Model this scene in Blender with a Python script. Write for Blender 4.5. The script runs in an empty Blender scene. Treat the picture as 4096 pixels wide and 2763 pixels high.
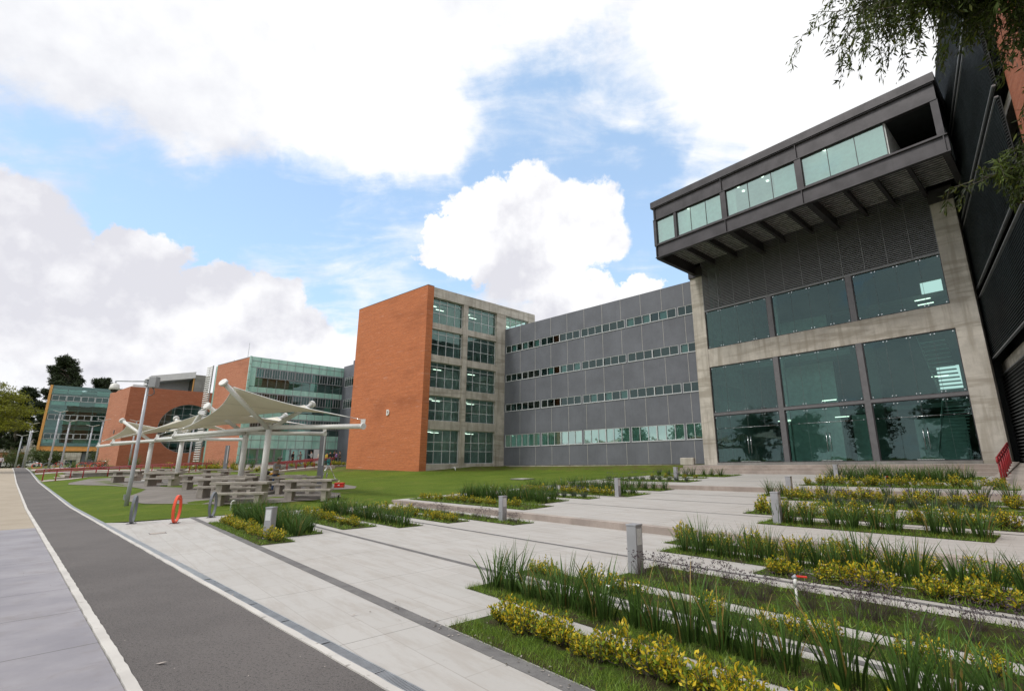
import bpy, bmesh, math, random
import numpy as np
from mathutils import Vector, Matrix
R = math.radians
rnd = random.Random(7)
scene = bpy.context.scene
col = scene.collection

# ---------------------------------------------------------------- camera
cam = bpy.data.cameras.new('camera'); cam_o = bpy.data.objects.new('camera', cam); col.objects.link(cam_o)
cam.sensor_width = 36.0; cam.lens = 1962.0/4096*36; cam.shift_x = -159.0/4096; cam.clip_start = 0.05; cam.clip_end = 5000
def cam_matrix():
    p, r = R(13.46), R(-0.65)
    cp, sp, cr, sr = math.cos(p), math.sin(p), math.cos(r), math.sin(r)
    M = Matrix(((cr,-sr,0),(sr,cr,0),(0,0,1))) @ Matrix(((1,0,0),(0,cp,sp),(0,-sp,cp))) @ Matrix(((1,0,0),(0,0,-1),(0,1,0)))
    W = M.transposed()                      # columns: cam x(right), y(down), z(fwd) in world
    B = Matrix.Identity(4)
    for i in range(3):
        B[i][0] = W[i][0]; B[i][1] = -W[i][1]; B[i][2] = -W[i][2]
    B.translation = Vector((0,0,1.6))
    return B
cam_o.matrix_world = cam_matrix()
scene.camera = cam_o
scene.render.resolution_x, scene.render.resolution_y = 1024, 690
scene.view_settings.view_transform = 'Standard'; scene.view_settings.look = 'None'
scene.view_settings.exposure = 0.28; scene.view_settings.gamma = 1.0

# ---------------------------------------------------------------- sun + sky
SUN_AZ, SUN_EL = R(-118), R(52)            # azimuth from +Y towards +X
sd = Vector((math.sin(SUN_AZ)*math.cos(SUN_EL), math.cos(SUN_AZ)*math.cos(SUN_EL), math.sin(SUN_EL)))
sun = bpy.data.lights.new('sun', 'SUN'); sun.energy = 1.5; sun.angle = R(11); sun.color = (1.0, 0.96, 0.9)
sun_o = bpy.data.objects.new('sun', sun); col.objects.link(sun_o)
sun_o.rotation_euler = (-sd).to_track_quat('-Z', 'Y').to_euler()

BLUE = [(-0.053, 0.77, 0.636, 9, 1), (0.071, 0.777, 0.625, 9, 0.9), (-0.076, 0.84, 0.538, 6, 0.95), (0.134, 0.841, 0.525, 9, 1), (0.204, 0.884, 0.42, 8, 1), (0.233, 0.809, 0.54, 7, 0.6), (-0.673, 0.617, 0.407, 6, 0.85), (-0.626, 0.678, 0.386, 8, 1), (-0.565, 0.736, 0.372, 8, 1), (-0.495, 0.77, 0.402, 8, 1), (-0.432, 0.828, 0.357, 8, 1), (-0.34, 0.855, 0.393, 8, 1), (-0.217, 0.863, 0.457, 6, 0.9), (-0.398, 0.775, 0.491, 4.5, 0.75), (-0.292, 0.893, 0.342, 7, 1), (-0.223, 0.902, 0.37, 5, 0.9), (0.099, 0.936, 0.337, 7, 1), (-0.397, 0.86, 0.321, 6, 0.8), (0.252, 0.904, 0.344, 5, 0.9), (-0.093, 0.803, 0.588, 4, 0.9)]
CUM = [(-0.118, 0.88, 0.46, 5.2, 1), (-0.02, 0.88, 0.474, 5.6, 1), (0.064, 0.894, 0.443, 5.2, 1), (-0.071, 0.912, 0.404, 6, 1), (-0.201, 0.885, 0.42, 3.4, 0.9), (0.018, 0.949, 0.316, 4.6, 0.9), (0.109, 0.94, 0.323, 3.0, 0.9), (0.177, 0.928, 0.328, 2.6, 0.9), (0.029, 0.842, 0.538, 1.6, 0.8), (-0.726, 0.607, 0.321, 5, 0.8), (-0.706, 0.638, 0.306, 3.6, 0.8), (-0.732, 0.637, 0.243, 6, 0.8), (-0.699, 0.667, 0.257, 4, 0.8), (-0.636, 0.706, 0.312, 3.6, 0.9), (-0.638, 0.723, 0.265, 4, 0.9), (-0.55, 0.78, 0.297, 4, 0.9), (-0.496, 0.821, 0.284, 3.6, 0.9), (-0.673, 0.713, 0.198, 6, 0.9), (-0.583, 0.786, 0.208, 6, 0.9), (-0.457, 0.864, 0.212, 5, 0.9)]
GREY = [(-0.697, 0.548, 0.462, 15, 1), (-0.593, 0.57, 0.568, 12, 0.5), (-0.73, 0.618, 0.29, 6, 0.6), (-0.636, 0.718, 0.283, 5, 1), (-0.551, 0.783, 0.29, 4, 0.9), (-0.489, 0.826, 0.281, 4, 1), (-0.073, 0.932, 0.354, 6, 0.9), (-0.689, 0.684, 0.24, 5, 0.9), (-0.728, 0.662, 0.178, 9, 0.9), (-0.609, 0.771, 0.184, 7, 0.6), (-0.41, 0.636, 0.654, 9, 0.4), (-0.33, 0.683, 0.651, 6, 0.3)]
BRIGHT = [(0.451, 0.687, 0.571, 15, 0.6), (-0.311, 0.763, 0.567, 9, 0.4)]

WHITE = [(-0.076, 0.621, 0.78, 9, 1), (-0.286, 0.669, 0.686, 10, 0.4), (0.129, 0.67, 0.732, 9, 0.12), (-0.246, 0.766, 0.594, 6, 0.6), (0.218, 0.71, 0.669, 8, 0.3)]

class NT:
    """small helper round a node tree"""
    def __init__(s, tree):
        s.t = tree; s.n = tree.nodes; s.n.clear()
    def node(s, typ, **kw):
        o = s.n.new(typ)
        for k, v in kw.items(): setattr(o, k, v)
        return o
    def link(s, a, b): s.t.links.new(a, b)
    def val(s, sock, v):
        if hasattr(v, 'is_linked') or isinstance(v, bpy.types.NodeSocket): s.link(v, sock)
        else: sock.default_value = v
    def math(s, op, a, b=0.0, c=None, clamp=False):
        o = s.node('ShaderNodeMath', operation=op, use_clamp=clamp)
        s.val(o.inputs[0], a); s.val(o.inputs[1], b)
        if c is not None: s.val(o.inputs[2], c)
        return o.outputs[0]
    def vmath(s, op, a, b=None, out=0):
        o = s.node('ShaderNodeVectorMath', operation=op)
        s.val(o.inputs[0], a)
        if b is not None:
            if op == 'SCALE': s.val(o.inputs['Scale'], b)
            else: s.val(o.inputs[1], b)
        return o.outputs[out]
    def mapr(s, v, a, b, c=0.0, d=1.0, smooth=True):
        o = s.node('ShaderNodeMapRange'); o.interpolation_type = 'SMOOTHSTEP' if smooth else 'LINEAR'
        s.val(o.inputs[0], v)
        for i, x in enumerate((a, b, c, d)): s.val(o.inputs[i+1], x)
        return o.outputs[0]
    def noise(s, vec, scale, detail=3.0, rough=0.5, col=False, dist=0.0):
        o = s.node('ShaderNodeTexNoise'); s.val(o.inputs['Vector'], vec)
        o.inputs['Scale'].default_value = scale; o.inputs['Detail'].default_value = detail
        o.inputs['Roughness'].default_value = rough; o.inputs['Distortion'].default_value = dist
        return o.outputs['Color' if col else 'Fac']
    def mix(s, f, a, b, mode='MIX'):
        o = s.node('ShaderNodeMix', data_type='RGBA', blend_type=mode)
        s.val(o.inputs[0], f); s.val(o.inputs[6], a); s.val(o.inputs[7], b)
        return o.outputs[2]
    def mapping(s, vec, scale=(1,1,1), loc=(0,0,0), rot=(0,0,0)):
        o = s.node('ShaderNodeMapping'); s.val(o.inputs[0], vec)
        o.inputs['Scale'].default_value = scale; o.inputs['Location'].default_value = loc; o.inputs['Rotation'].default_value = rot
        return o.outputs[0]
    def sep(s, v):
        o = s.node('ShaderNodeSeparateXYZ'); s.link(v, o.inputs[0]); return o.outputs
    def comb(s, x, y, z):
        o = s.node('ShaderNodeCombineXYZ')
        for i, v in enumerate((x, y, z)): s.val(o.inputs[i], v)
        return o.outputs[0]

def c4(c): return (c[0], c[1], c[2], 1.0)

world = bpy.data.worlds.new('World'); scene.world = world; world.use_nodes = True
def build_world():
    T = NT(world.node_tree)
    d = T.node('ShaderNodeTexCoord').outputs['Generated']
    d = T.vmath('NORMALIZE', d)
    # clouds are flattened towards the horizon, as a layer seen from below
    x, y, z = T.sep(d)
    zz = T.math('ADD', T.math('MAXIMUM', z, 0.0), 0.22)
    flat = T.comb(T.math('DIVIDE', x, zz), T.math('DIVIDE', y, zz), z)
    n1 = T.noise(flat, 1.7, 10, 0.56)
    n2 = T.noise(d, 7.0, 11, 0.62)
    up = T.vmath('NORMALIZE', T.vmath('ADD', d, (-0.02, -0.01, 0.045)))
    relief = T.math('SUBTRACT', T.noise(d, 6.0, 6, 0.5), T.noise(up, 6.0, 6, 0.5))       # lit from above left
    relief_f = T.math('SUBTRACT', T.noise(d, 16.0, 6, 0.55), T.noise(T.vmath('ADD', d, (-0.008, -0.004, 0.018)), 16.0, 6, 0.55))
    wcol = T.noise(d, 5.0, 6, 0.6, col=True)
    warp = T.vmath('SCALE', T.vmath('SUBTRACT', wcol, (0.5, 0.5, 0.5)), 0.2)
    dw = T.vmath('NORMALIZE', T.vmath('ADD', d, warp))
    w2 = T.vmath('SCALE', T.vmath('SUBTRACT', T.noise(d, 7.0, 10, 0.62, col=True), (0.5, 0.5, 0.5)), 0.17)
    dw2 = T.vmath('NORMALIZE', T.vmath('ADD', d, w2))
    def blobs(vec, L, k0=1.45, k1=0.25):
        acc = None
        for (a, b, c, r, amp) in L:
            dt = T.vmath('DOT_PRODUCT', vec, (a, b, c), out=1)
            v = T.mapr(dt, math.cos(R(r*k0)), math.cos(R(r*k1)), 0.0, amp)
            acc = v if acc is None else T.math('MAXIMUM', acc, v)
        return acc
    blue = blobs(dw, BLUE, 1.35, 0.25); cum = blobs(dw2, CUM, 1.25, 0.3); grey = blobs(dw, GREY, 1.5, 0.1); bright = blobs(dw, BRIGHT)
    white = blobs(dw, WHITE, 1.4, 0.2)
    wisp = T.noise(T.mapping(flat, (1.0, 2.2, 1.0), rot=(0, 0, R(35))), 3.4, 9, 0.6, dist=0.5)
    cover = T.math('ADD', T.math('MULTIPLY', T.math('SUBTRACT', n1, 0.5), 1.3), T.math('SUBTRACT', 0.84, T.math('MULTIPLY', blue, 1.0)))
    cover = T.math('ADD', cover, T.math('MULTIPLY', T.math('SUBTRACT', n2, 0.5), 0.9))
    cover = T.math('ADD', cover, T.math('MULTIPLY', T.math('SUBTRACT', wisp, 0.5), 1.5))
    cover = T.math('ADD', cover, T.math('MULTIPLY', white, 0.8))
    a1 = T.mapr(cover, -0.18, 0.66)
    a2 = T.mapr(T.math('ADD', cum, T.math('MULTIPLY', T.math('SUBTRACT', n2, 0.5), 1.25)), 0.28, 0.54)
    # sky proper
    sky = T.node('ShaderNodeTexSky', sky_type='NISHITA'); sky.sun_disc = False
    sky.sun_elevation = SUN_EL; sky.sun_rotation = SUN_AZ; sky.altitude = 2200; sky.air_density = 1.0; sky.dust_density = 1.2; sky.ozone_density = 1.2
    skyc = T.vmath('SCALE', sky.outputs[0], 1.9)
    haze = T.mapr(z, 0.0, 0.6, 0.78, 0.5)
    skyc = T.mix(haze, skyc, (5.4, 7.7, 10.4, 1))
    # shading of the cloud layers: bright tops, grey undersides
    sh = T.math('ADD', T.math('MULTIPLY', relief, 3.2), T.math('MULTIPLY', relief_f, 1.6))
    shade = T.math('ADD', T.mapr(n1, 0.30, 0.60, 0.45, 1.15), T.math('MULTIPLY', grey, -0.55))
    shade = T.math('ADD', T.math('ADD', shade, T.math('MULTIPLY', sh, 0.55)), bright, clamp=True)
    soft = T.mix(shade, (6.5, 6.6, 7.1, 1), (8.7, 8.75, 8.9, 1))
    shade2 = T.math('ADD', T.math('ADD', 1.05, T.math('MULTIPLY', grey, -0.95)), sh, clamp=True)
    hard = T.mix(shade2, (6.4, 6.4, 6.9, 1), (9.0, 9.0, 9.1, 1))
    c = T.mix(a1, skyc, soft); c = T.mix(a2, c, hard)
    # below the horizon: dull ground bounce
    c = T.mix(T.mapr(z, -0.06, -0.01), (2.6, 2.6, 2.4, 1), c)
    bg = T.node('ShaderNodeBackground'); bg.inputs[1].default_value = 0.1; T.link(c, bg.inputs[0])
    out = T.node('ShaderNodeOutputWorld'); T.link(bg.outputs[0], out.inputs[0])
build_world()

# ---------------------------------------------------------------- frames and terrain
def u(yaw): return Vector((math.sin(R(yaw)), math.cos(R(yaw))))
SN, ST, UP, UQ = u(47), u(137), u(-47.5), u(42.5)
def xy(s, t): return SN*s + ST*t
def pq(p, q): return UP*p + UQ*q
def st_of(v): v = Vector((v[0], v[1])); return v.dot(SN), v.dot(ST)
def pq_of(v): v = Vector((v[0], v[1])); return v.dot(UP), v.dot(UQ)
def interp(x, xs, ys):
    if x <= xs[0]: return ys[0]
    for i in range(1, len(xs)):
        if x <= xs[i]:
            return ys[i-1] + (ys[i]-ys[i-1])*(x-xs[i-1])/(xs[i]-xs[i-1])
    return ys[-1]
S_A, S_B, S_C = 9.8, 19.2, 29.6
def prof(s):
    return interp(s, [9.7999, 9.80, 19.1999, 19.2, 29.6], [0, .16, .42, .59, .82])
def far(p): return interp(p, [30, 60, 85, 110], [0, .5, 1.3, 1.85])
G0 = Vector((-5.1, 51.9)); DC = Vector((-11.93, 44.9))
def H(x, y):
    P = Vector((x, y)); s, t = P.dot(SN), P.dot(ST); p, q = P.dot(UP), P.dot(UQ)
    base = interp(s, [6, 10, 20, 30], [0, .17, .55, .85])
    ql = interp(q, [2.6, 5.5], [0, .25])*interp(t, [-25, -22.5], [1, 0])
    if -22.4 < t and s < 31:
        k = interp(t, [-22.4, -20.6], [0, 1]); base = base*(1-k) + (prof(s)-.02)*k
    h = max(base, ql) + far(p)
    a = (P-G0).dot(u(130.8)); d = (P-G0).dot(u(220.8))
    if -3 < a < 24 and d > -3: h = max(h, 1.36-max(d, 0)*.22)
    a = (P-DC).dot(u(44.3)); d = (P-DC).dot(u(134.3))
    if -.5 < a < 12 and d > -3: h = max(h, min(1.0+.06*max(a, 0), 1.36)-max(d, 0)*.22)
    a = (P-DC).dot(u(-51.6)); d = (P-DC).dot(u(218.4))
    if -1 < a < 14 and d > -2: h = max(h, 1.02+.02*a-max(d, 0)*.2)
    return h

# ---------------------------------------------------------------- scene helpers
def tag(o, label=None, cat=None, group=None, kind=None):
    if label: o['label'] = label
    if cat: o['category'] = cat
    if group: o['group'] = group
    if kind: o['kind'] = kind
    return o
def thing(name, label, cat, loc=(0,0,0), rot=0.0, group=None):
    o = bpy.data.objects.new(name, None); col.objects.link(o); o.empty_display_size = 0.2
    o.location = loc; o.rotation_euler = (0, 0, rot)
    return tag(o, label, cat, group)
class MB:
    """collects faces, then links them as one mesh object"""
    def __init__(s): s.v = []; s.f = []; s.m = []; s.c = []; s.mi = 0; s.smooth = False; s.sm = []; s.colr = None
    def face(s, pts):
        n = len(s.v); s.v += [tuple(p) for p in pts]; s.f.append(tuple(range(n, n+len(pts)))); s.m.append(s.mi); s.sm.append(s.smooth); s.c.append(s.colr)
    def addmesh(s, vs, fs):
        n = len(s.v); s.v += [tuple(p) for p in vs]
        for f in fs: s.f.append(tuple(i+n for i in f)); s.m.append(s.mi); s.sm.append(s.smooth); s.c.append(s.colr)
    def box(s, x0, x1, y0, y1, z0, z1):
        vs = [(x0,y0,z0),(x1,y0,z0),(x1,y1,z0),(x0,y1,z0),(x0,y0,z1),(x1,y0,z1),(x1,y1,z1),(x0,y1,z1)]
        s.addmesh(vs, [(0,3,2,1),(4,5,6,7),(0,1,5,4),(1,2,6,5),(2,3,7,6),(3,0,4,7)])
    def beam(s, a, b, w, h=None, up=(0,0,1)):
        a, b = Vector(a), Vector(b); h = h or w; d = (b-a).normalized(); upv = Vector(up)
        if abs(d.dot(upv)) > .98: upv = Vector((1,0,0))
        sx = d.cross(upv).normalized()*(w/2); sy = sx.cross(d).normalized()*(h/2)
        vs = [a-sx-sy, a+sx-sy, a+sx+sy, a-sx+sy, b-sx-sy, b+sx-sy, b+sx+sy, b-sx+sy]
        s.addmesh(vs, [(3,2,1,0),(4,5,6,7),(0,1,5,4),(1,2,6,5),(2,3,7,6),(3,0,4,7)])
    def tube(s, pts, r, n=10, caps=True):
        pts = [Vector(p) for p in pts]; rs = r if isinstance(r, (list, tuple)) else [r]*len(pts)
        rings = []; prev = None
        for i, p in enumerate(pts):
            d = (pts[min(i+1, len(pts)-1)]-pts[max(i-1, 0)])
            if d.length < 1e-9: d = Vector((0,0,1))
            d.normalize()
            if prev is None:
                up = Vector((0,0,1)) if abs(d.z) < .9 else Vector((1,0,0)); a = d.cross(up).normalized()
            else:
                a = (prev - d*prev.dot(d))
                a = a.normalized() if a.length > 1e-6 else d.orthogonal().normalized()
            prev = a; b = d.cross(a)
            rings.append([p + (a*math.cos(2*math.pi*k/n)+b*math.sin(2*math.pi*k/n))*rs[i] for k in range(n)])
        vs = [q for g in rings for q in g]; fs = []
        for i in range(len(pts)-1):
            for k in range(n):
                a0 = i*n+k; a1 = i*n+(k+1) % n
                fs.append((a0, a1, a1+n, a0+n))
        keep = s.smooth; s.smooth = True; s.addmesh(vs, fs); s.smooth = keep
        if caps:
            m = len(s.v)-len(vs)
            s.f.append(tuple(m+k for k in reversed(range(n)))); s.m.append(s.mi); s.sm.append(False); s.c.append(s.colr)
            e = m+(len(pts)-1)*n
            s.f.append(tuple(e+k for k in range(n))); s.m.append(s.mi); s.sm.append(False); s.c.append(s.colr)
    def prism(s, poly, z0, z1):
        n = len(poly); vs = [(p[0], p[1], z0) for p in poly]+[(p[0], p[1], z1) for p in poly]
        ar = sum(poly[i][0]*poly[(i+1) % n][1]-poly[(i+1) % n][0]*poly[i][1] for i in range(n))
        idx = list(range(n)) if ar > 0 else list(reversed(range(n)))
        fs = [tuple(reversed(idx)), tuple(i+n for i in idx)]
        for k in range(n):
            a, b = idx[k], idx[(k+1) % n]; fs.append((a, b, b+n, a+n))
        s.addmesh(vs, fs)
    def ball(s, c, r, n=10, sz=1.0):
        vs = []; fs = []; m = n//2
        for i in range(m+1):
            th = math.pi*i/m
            for k in range(n):
                ph = 2*math.pi*k/n; vs.append((c[0]+r*math.sin(th)*math.cos(ph), c[1]+r*math.sin(th)*math.sin(ph), c[2]+r*sz*math.cos(th)))
        for i in range(m):
            for k in range(n): fs.append((i*n+k, (i+1)*n+k, (i+1)*n+(k+1) % n, i*n+(k+1) % n))
        keep = s.smooth; s.smooth = True; s.addmesh(vs, fs); s.smooth = keep
    def build(s, name, mats, parent=None, loc=(0,0,0), rot=0.0, bevel=0.0):
        me = bpy.data.meshes.new(name); me.from_pydata(s.v, [], s.f)
        mats = mats if isinstance(mats, (list, tuple)) else [mats]
        for m in mats: me.materials.append(m)
        me.polygons.foreach_set('material_index', s.m); me.polygons.foreach_set('use_smooth', s.sm)
        if any(c is not None for c in s.c):
            at = me.attributes.new('tint', 'FLOAT_COLOR', 'FACE')
            at.data.foreach_set('color', [q for c in s.c for q in ((c or (1,1,1))+(1,) if len(c or (1,1,1)) == 3 else c)])
        me.update()
        o = bpy.data.objects.new(name, me); col.objects.link(o); o.location = loc; o.rotation_euler = (0, 0, rot)
        if parent is not None: o.parent = parent
        if bevel:
            b = o.modifiers.new('bevel', 'BEVEL'); b.width = bevel; b.segments = 2; b.limit_method = 'ANGLE'
        return o
def copy_tree(o, parent=None):
    c = o.copy(); col.objects.link(c); c.parent = parent
    for ch in list(o.children): copy_tree(ch, c)
    return c
def structure(o): o['kind'] = 'structure'; return o
class Frame:
    """a facade frame: x runs along the facade, y into the building, z up; parts are placed in it under a root at `base`"""
    def __init__(s, origin, yaw, root=None):
        s.o = Vector((origin[0], origin[1])); s.yaw = yaw; s.rot = R(90-yaw); s.root = root
    def part(s, mb, name, mats, parent=None, bevel=0.0):
        if parent is None or parent is s.root:
            b = s.root.location
            return mb.build(name, mats, s.root, (s.o.x-b.x, s.o.y-b.y, -b.z), s.rot, bevel)
        return mb.build(name, mats, parent, bevel=bevel)
    def world(s, x, y, z):
        c, sn = math.cos(s.rot), math.sin(s.rot)
        return Vector((s.o.x+c*x-sn*y, s.o.y+sn*x+c*y, z))

# ---------------------------------------------------------------- materials
MATS = {}
def mat(name, fn):
    m = bpy.data.materials.new(name); m.use_nodes = True
    T = NT(m.node_tree); out = T.node('ShaderNodeOutputMaterial')
    sh = fn(T); T.link(sh, out.inputs[0]); MATS[name] = m
    return m
def pbsdf(T, color, rough=0.6, metal=0.0, spec=0.5, bump=None, bstr=0.3, bdist=0.02, emis=None, estr=0.0, sub=0.0):
    b = T.node('ShaderNodeBsdfPrincipled')
    T.val(b.inputs['Base Color'], c4(color) if isinstance(color, tuple) and len(color) == 3 else color)
    T.val(b.inputs['Roughness'], rough); b.inputs['Metallic'].default_value = metal
    b.inputs['Specular IOR Level'].default_value = spec
    if emis: b.inputs['Emission Color'].default_value = c4(emis); b.inputs['Emission Strength'].default_value = estr
    if bump is not None:
        n = T.node('ShaderNodeBump'); n.inputs['Strength'].default_value = bstr; n.inputs['Distance'].default_value = bdist
        T.link(bump, n.inputs['Height']); T.link(n.outputs[0], b.inputs['Normal'])
    return b.outputs[0]
def obj_co(T): return T.node('ShaderNodeTexCoord').outputs['Object']
def geo_co(T): return T.node('ShaderNodeNewGeometry').outputs['Position']

def m_plain(name, color, rough=0.5, metal=0.0, var=0.12, scale=3.0, spec=0.5, dirt=0.0):
    def f(T):
        co = obj_co(T); n = T.noise(co, scale, 5, .6); n2 = T.noise(co, scale*9, 3, .6)
        a = T.mix(T.mapr(n, .3, .7), c4(tuple(c*(1-var) for c in color)), c4(tuple(min(1, c*(1+var)) for c in color)))
        r = T.mapr(n2, .3, .7, max(.05, rough-.1), min(1, rough+.1))
        if dirt:
            st = T.noise(T.mapping(co, (6, 6, .6)), 1.0, 5, .65)
            a = T.mix(T.mapr(st, .5, .75, 0, dirt), a, c4(tuple(c*.45 for c in color)))
        return pbsdf(T, a, r, metal, spec)
    return mat(name, f)

def brick(name, c1, c2, mortar, streak=.35):
    def f(T):
        co = obj_co(T); x, y, z = T.sep(co)
        v = T.comb(T.math('ADD', x, y), z, 0.0)
        b = T.node('ShaderNodeTexBrick'); T.link(v, b.inputs['Vector'])
        b.inputs['Scale'].default_value = 1.0; b.inputs['Brick Width'].default_value = .26; b.inputs['Row Height'].default_value = .075
        b.inputs['Mortar Size'].default_value = .007; b.inputs['Mortar Smooth'].default_value = .2; b.inputs['Bias'].default_value = -.1
        b.inputs['Color1'].default_value = c4(c1); b.inputs['Color2'].default_value = c4(c2); b.inputs['Mortar'].default_value = c4(mortar)
        # single courses differ, white lime runs along some joints, broad soot patches
        row = T.noise(T.mapping(co, (.35, .35, 13.3)), 1.0, 2, .5)
        dark = T.noise(T.mapping(co, (.12, .12, .35)), 1.0, 5, .6)
        lime = T.noise(T.mapping(co, (.55, .55, 9.0)), 1.0, 4, .65)
        cell = T.noise(T.mapping(co, (3.9, 3.9, 13.3)), 1.0, 1, .5)
        c = T.mix(T.mapr(row, .42, .62, 0, .32), b.outputs['Color'], c4(tuple(k*.72 for k in c2)))
        c = T.mix(T.mapr(cell, .62, .74, 0, .45), c, c4(tuple(k*.6 for k in c2)))
        c = T.mix(T.mapr(dark, .5, .7, 0, .5), c, c4(tuple(k*.55 for k in c2)))
        c = T.mix(T.mapr(lime, .60, .68, 0, streak), c, (.62, .45, .38, 1))
        return pbsdf(T, c, .85, bump=b.outputs['Fac'], bstr=.35, bdist=-.01)
    return mat(name, f)
brick('brick_orange', (.56,.165,.05), (.44,.118,.036), (.54,.28,.17))
brick('brick_pink', (.52,.2,.11), (.42,.14,.07), (.47,.28,.19), .5)
brick('brick_red', (.42,.13,.06), (.33,.09,.04), (.38,.2,.13), .3)

def concrete(name, base, stain=.5, boards=False, sc=1.0):
    def f(T):
        co = obj_co(T)
        n = T.noise(co, .9*sc, 7, .62); fine = T.noise(co, 22*sc, 5, .7); run = T.noise(T.mapping(co, (2.6, 2.6, .22)), 1.0*sc, 6, .62)
        hor = T.noise(T.mapping(co, (.15, .15, 1.3)), 1.0*sc, 5, .65, dist=.4)
        c = T.mix(T.mapr(n, .3, .7), c4(tuple(k*.78 for k in base)), c4(tuple(min(1, k*1.14) for k in base)))
        c = T.mix(T.mapr(run, .46, .64, 0, stain*.6), c, c4((base[0]*.55, base[1]*.52, base[2]*.47)))
        c = T.mix(T.mapr(hor, .50, .60, 0, stain*.6), c, c4((base[0]*.5, base[1]*.47, base[2]*.42)))
        c = T.mix(T.mapr(fine, .35, .75, 0, .3), c, c4(tuple(k*.7 for k in base)))
        bump = T.math('ADD', fine, T.math('MULTIPLY', n, 2.0))
        return pbsdf(T, c, .88, bump=bump, bstr=.25, bdist=.01)
    return mat(name, f)
concrete('concrete', (.54,.50,.44), 1.0)
concrete('concrete_dark', (.27,.26,.245), .55)
concrete('concrete_table', (.42,.385,.34), .45, sc=2.0)
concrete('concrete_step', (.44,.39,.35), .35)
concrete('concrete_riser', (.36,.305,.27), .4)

def glass(name, tint, refl=(.85,.93,.92), base=.08, ior=1.5, tr=1.0, wav=0.0):
    def f(T):
        fr = T.node('ShaderNodeFresnel'); fr.inputs[0].default_value = ior
        fac = T.math('ADD', T.math('MULTIPLY', fr.outputs[0], 1.15), base, clamp=True)
        t = T.node('ShaderNodeBsdfTransparent'); t.inputs[0].default_value = c4(tint)
        g = T.node('ShaderNodeBsdfGlossy'); g.inputs[0].default_value = c4(refl); g.inputs['Roughness'].default_value = .015
        if wav:
            n = T.node('ShaderNodeBump'); n.inputs['Strength'].default_value = wav; n.inputs['Distance'].default_value = .02
            T.link(T.noise(obj_co(T), .8, 3, .5), n.inputs['Height']); T.link(n.outputs[0], g.inputs['Normal'])
        m = T.node('ShaderNodeMixShader'); T.link(fac, m.inputs[0]); T.link(t.outputs[0], m.inputs[1]); T.link(g.outputs[0], m.inputs[2])
        return m.outputs[0]
    return mat(name, f)
glass('glass_teal', (.34,.56,.53), (.60,.80,.79), .05, wav=.12)
glass('glass_hall', (.44,.70,.63), (.48,.70,.69), .07, wav=.22)
glass('glass_green', (.60,.86,.80), (.55,.80,.75), .10, wav=.1)
glass('glass_light', (.60,.92,.84), (.80,.97,.94), .10, wav=.05)
def frost(T):
    d = T.node('ShaderNodeBsdfPrincipled'); co = obj_co(T)
    n = T.noise(T.mapping(co, (1.2, 1.2, .5)), 1.0, 4, .6)
    T.link(T.mix(T.mapr(n, .3, .7), (.25,.47,.40,1), (.37,.60,.52,1)), d.inputs['Base Color'])
    d.inputs['Roughness'].default_value = .14; d.inputs['Specular IOR Level'].default_value = .6
    return d.outputs[0]
mat('glass_frost', frost)
m_plain('blind_white', (.80,.84,.82), .8, var=.05, scale=1.5)
m_plain('grey_panel', (.135,.143,.165), .62, var=.13, scale=.5, dirt=.25)
m_plain('joint_pale', (.42,.40,.37), .7)
m_plain('alu_white', (.50,.52,.53), .4, var=.06)
m_plain('alu_grey', (.28,.30,.31), .4, metal=.3)
m_plain('steel_dark', (.062,.058,.062), .42, metal=.35, var=.22, scale=1.2, dirt=.25)
m_plain('steel_mullion', (.15,.145,.15), .45, metal=.3, var=.1)
m_plain('louver_metal', (.22,.225,.23), .45, metal=.2)
m_plain('joint_dark', (.10,.12,.12), .4)
m_plain('louver_green', (.062,.078,.084), .5, metal=.1, var=.25, scale=.6)
m_plain('louver_pale', (.20,.205,.205), .5, metal=.3, var=.15, scale=.8)
m_plain('lit_rib_metal', (.62,.62,.60), .4, metal=.3, var=.3)
m_plain('void_shade', (.02,.024,.025), .8)  # near-black colour in place of deep shade in recesses and behind slats
m_plain('interior_wall', (.30,.34,.33), .8)
glass('glass_gallery', (.66,.95,.88), (.66,.86,.80), .42, wav=.05)
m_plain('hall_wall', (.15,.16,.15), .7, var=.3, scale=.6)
m_plain('interior_floor', (.22,.22,.21), .35)
m_plain('interior_white', (.80,.84,.83), .8)
m_plain('white_paint', (.72,.72,.70), .35, var=.05, dirt=.1)
m_plain('white_render', (.66,.65,.66), .7, var=.06, dirt=.1)
m_plain('pole_grey', (.44,.46,.50), .38, var=.08, metal=.1)
m_plain('column_grey', (.20,.205,.22), .4, var=.08)
m_plain('rail_red', (.30,.018,.025), .38, var=.12)
m_plain('rack_orange', (.78,.085,.03), .35, var=.08)
m_plain('rack_grey', (.155,.17,.19), .42, var=.1)
m_plain('bollard_grey', (.36,.365,.385), .4, metal=.15, var=.07, dirt=.1)
m_plain('diffuser', (.66,.68,.68), .3, var=.04)
m_plain('orange_frame', (.66,.33,.09), .5, var=.1)
m_plain('teal_band', (.11,.20,.20), .35, var=.1)
m_plain('plastic_red', (.62,.035,.02), .35)
m_plain('plastic_white', (.75,.75,.72), .4)
m_plain('black', (.015,.015,.017), .5)
m_plain('rubber', (.02,.02,.02), .8)
m_plain('teal_plastic', (.03,.25,.25), .4)
m_plain('yellow_plastic', (.75,.36,.02), .5)
m_plain('chrome', (.6,.62,.63), .2, metal=1.0, var=.03)
m_plain('car_white', (.7,.7,.7), .2, var=.02)
m_plain('car_glass', (.02,.03,.035), .08)
m_plain('bark', (.10,.085,.065), .9, var=.3, scale=8)
m_plain('soil', (.060,.042,.030), .95, var=.4, scale=14)
m_plain('petal', (.8,.8,.8), .6, var=.03)
m_plain('stone_white', (.55,.53,.5), .8, var=.1)
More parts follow.
